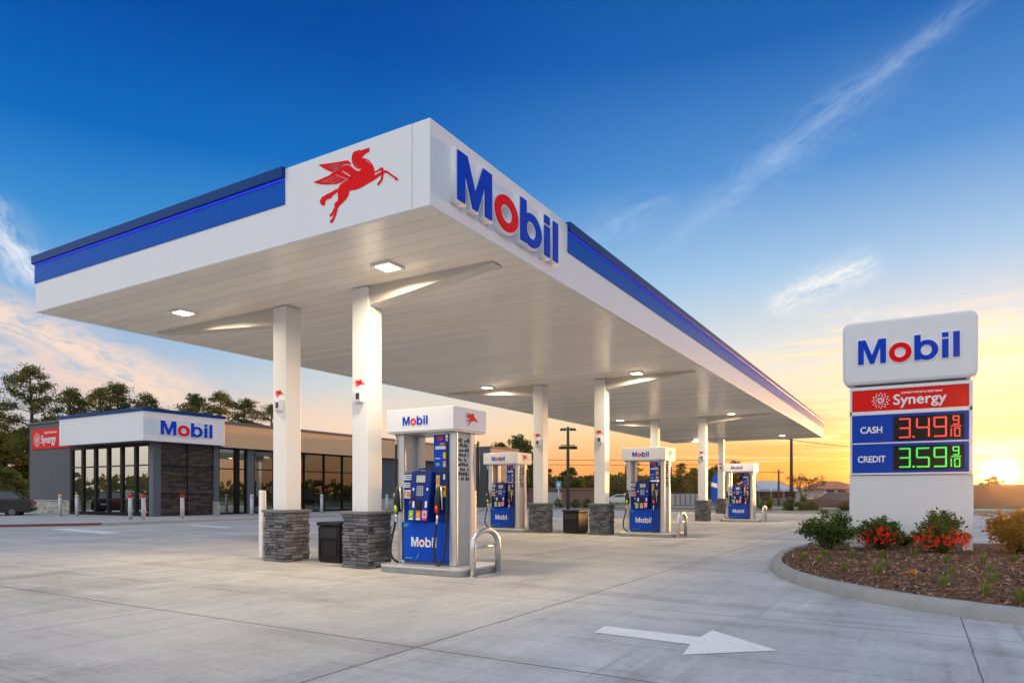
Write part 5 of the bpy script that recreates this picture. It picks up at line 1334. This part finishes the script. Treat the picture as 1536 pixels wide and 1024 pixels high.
def house(x0,x1,Y,hw,hr,label,roof,wall,name='house',dp=7,wins=3):
    A=Vector(dep(x0,Y));B_=Vector(dep(x1,Y)); n_=Vector((FW[0],FW[1]))*dp; base=(A+B_)/2
    t=thing(name,label,'house',(base.x,base.y,0),0,'houses across the road'); o_=tuple(t.location)
    b=MB(o_); P=[A,B_,B_+n_,A+n_]; b.prism([(p.x,p.y) for p in P],'z',0,hw); b.build('wall',wall,t)
    e=(B_-A).normalized()*.5; m_=(Vector((FW[0],FW[1]))*.4); ev=[A-e-m_,B_+e-m_,B_+n_+e+m_,A+n_-e+m_]
    b=MB(o_); L=(B_-A); r0=A+L*.25+n_*.5; r1=A+L*.75+n_*.5
    E_=[(p.x,p.y,hw) for p in ev]; r0=(r0.x,r0.y,hr); r1=(r1.x,r1.y,hr)
    for f in ((E_[0],E_[1],r1,r0),(E_[1],E_[2],r1),(E_[2],E_[3],r0,r1),(E_[3],E_[0],r0),(E_[0],E_[3],E_[2],E_[1])): b.face(f)
    b.build('roof',roof,t)
    for k in range(wins):
        f=(k+.5)/wins; p=A+L*f; d=L.normalized()*.6; q=Vector((FW[0],FW[1]))*-.03
        b=MB(o_); b.prism([((p-d+q).x,(p-d+q).y),((p+d+q).x,(p+d+q).y),((p+d).x,(p+d).y),((p-d).x,(p-d).y)],'z',.75,1.75); b.build('window','carglass',t)
house(1138,1194,82,1.55,2.85,'low house with a pale hipped roof behind the short utility pole','paleroof','housewall')
house(1236,1290,92,1.9,3.0,'low house with an orange roof just left of the price sign','oranroof','palewall')
house(1200,1238,100,1.6,2.2,'small dark house between the bare tree and the orange roofed house','housewall','palewall',wins=2)
t=thing('panel_fence','pale grey panel fence behind the third-row column','fence',(*dep(1030,68),0)); o_=tuple(t.location)
for k in range(6):
    x0=1006+k*7.5; b=MB(o_); dbox(b,x0,x0+7.1,68,.08,.1,1.25); b.build('panel','palewall',t)
for k in range(7):
    x0=1005.6+k*7.5; b=MB(o_); dbox(b,x0-.2,x0+.3,67.9,.12,0,1.4); b.build('post','housewall',t)
# small blue sign on a post, grey cabinet, blue banner
t=thing('road_sign','small pale blue sign on a post right of the second-row left column','sign',(*dep(838,54),.1)); 
b=MB(); b.tube([(0,0,0),(0,0,2.0)],.035,8); b.build('post','alu',t)
b=MB(); b.box((-.03,-.22,1.55),(.0,.22,2.15)); pl_=b.build('plate','stickcyan',t,bevel=.01)
b=MB(); b.box((-.034,-.12,1.75),(-.0305,.12,1.98)); b.build('plate_print','stickwhite',pl_)
t=thing('utility_cabinet','grey blue utility cabinet below the small pale blue sign','cabinet',(*dep(831,57),0)); 
b=MB(); b.box((-.35,-.55,0),(.35,.55,1.35)); b.build('body','palewall',t,bevel=.03); b=MB(); b.box((-.37,-.5,.15),(-.352,-.02,1.25)); b.box((-.37,.02,.15),(-.352,.5,1.25)); b.build('door','screen',t)
t=thing('banner_flag','tall narrow blue and white banner flag left of the farthest pump','banner',(*dep(1077,44),.0)); 
b=MB(); b.tube([(0,0,0),(0,0,2.6)],.02,8); b.build('pole','alu',t)
b=MB(); b.prism([(.02,.6),(.42,.7),(.46,1.8),(.30,2.45),(.02,2.58)],'x',-.008,.008); fl=b.build('flag','pumppanel',t)
b=MB(); b.prism([(.04,1.6),(.44,1.75),(.40,2.0),(.04,1.9)],'x',-.012,-.009); b.build('flag_stripe','stickwhite',fl)
# ================================================================ cars
def make_car(label,paint,loc,rz,L=4.5,W=1.75,Hc=1.32,boxy=False,group='cars parked around the station'):
    t=thing('parked_car',label,'car',loc,rz,group); k=L/4.5; s_=Hc/1.42
    prof=[(-2.25,.38),(-2.2,.72),(-2.1,.93),(-1.55,1.0),(.95,.98),(1.75,.90),(2.2,.70),(2.25,.40),(2.1,.28),(-2.1,.28)]
    b=MB(); b.prism([(x*k,z*s_) for x,z in prof],'y',-W/2,W/2); body=b.build('body',paint,t,bevel=.07,seg=3)
    def fr(base,top,yb,yt):
        b=MB(); A=[(base[0],-yb,base[2]),(base[1],-yb,base[2]),(base[1],yb,base[2]),(base[0],yb,base[2])]; B_=[(top[0],-yt,top[2]),(top[1],-yt,top[2]),(top[1],yt,top[2]),(top[0],yt,top[2])]
        for f in ((A[0],A[1],B_[1],B_[0]),(A[1],A[2],B_[2],B_[1]),(A[2],A[3],B_[3],B_[2]),(A[3],A[0],B_[0],B_[3]),A[::-1],B_): b.face(f)
        bmesh.ops.remove_doubles(b.bm,verts=b.bm.verts,dist=.001); return b
    zt=1.36*s_; xb=(-1.75*k,1.15*k) if not boxy else (-1.95*k,1.1*k); xt=(-1.05*k,.35*k) if not boxy else (-1.35*k,.30*k)
    fr((xb[0],xb[1],.97*s_),(xt[0],xt[1],zt),W/2-.08,W/2-.24).build('windows','carglass',t,bevel=.03)
    b=fr((xt[0]-.06,xt[1]+.06,zt-.005),(xt[0]+.05,xt[1]-.05,zt+.06*s_),W/2-.23,W/2-.30); b.build('roof',paint,body,bevel=.02)
    b=MB()
    for sy in (-1,1):
        for (xa,xc) in ((xb[0]+.05,xt[0]),(xb[1]-.05,xt[1]),((xb[0]+xb[1])/2-.1,(xt[0]+xt[1])/2-.1)): b.tube([(xa,sy*(W/2-.085),.985*s_),(xc,sy*(W/2-.235),zt)],.035,6)
    b.build('pillars',paint,body)
    for sx in (-1.38,1.38):
        for sy in (-1,1):
            y=sy*(W/2-.11); b=MB(); b.tube([(sx*k,y-.10,.31),(sx*k,y-.11,.31),(sx*k,y+.11,.31),(sx*k,y+.10,.31)],[.22,.31,.31,.22],22); wl=b.build('wheel','rubber',t)
            b=MB(); b.tube([(sx*k,y+sy*.085,.31),(sx*k,y+sy*.118,.31)],[.165,.15],18); b.build('rim','greytrim',wl)
    for sy in (-1,1):
        b=MB(); b.box((-2.262*k,sy*(W/2-.33)-.22,.68*s_),(-2.13*k,sy*(W/2-.33)+.22,.84*s_)); b.build('tail_light','taillight',t,bevel=.02)
        b=MB(); b.box((2.10*k,sy*(W/2-.32)-.2,.60*s_),(2.255*k,sy*(W/2-.32)+.2,.72*s_)); b.build('headlight','screen',t,bevel=.02)
        b=MB(); b.box((.75*k,sy*(W/2+.06)-.07,.93*s_),(.90*k,sy*(W/2+.06)+.07,1.05*s_)); b.build('mirror',paint,t,bevel=.02)
    b=MB(); b.box((-2.30*k,-W/2+.1,.36*s_),(-2.2*k,W/2-.1,.52*s_)); b.box((2.2*k,-W/2+.1,.34*s_),(2.30*k,W/2-.1,.50*s_)); b.build('bumper','poledark',t,bevel=.03)
    b=MB(); b.box((-2.285*k,-.26,.58*s_),(-2.262*k,.26,.70*s_)); b.build('number_plate','stickwhite',t)
    return t
ra=math.atan2(RT[1],RT[0])
make_car('dark parked car at the left edge beside the shop','carpaint',(*dep(-26,35),0),ra+R(180)+R(28),4.4,1.75,1.42,True)
make_car('dark maroon parked car across the road left of the price sign','carpaint2',(*dep(1244,49.5),0),ra+R(168),4.0,1.7,1.36,True)
make_car('white parked car seen low right of the second-row right pump','carwhite',(*dep(1004,74),.0),ra+R(10),4.3,1.7,1.2)
make_car('white parked car seen left of the second-row right pump','carwhite',(*dep(930,78),.0),ra+R(175),4.3,1.7,1.2)

# ================================================================ haze box added for the bloom of the low sun
hb=MB(); hb.box((-595,-615,-6),(635,615,34)); ho=hb.build('haze','bloom_haze'); tag(ho,'thin haze volume added to spread orange bloom round the low sun','haze',kind='stuff')
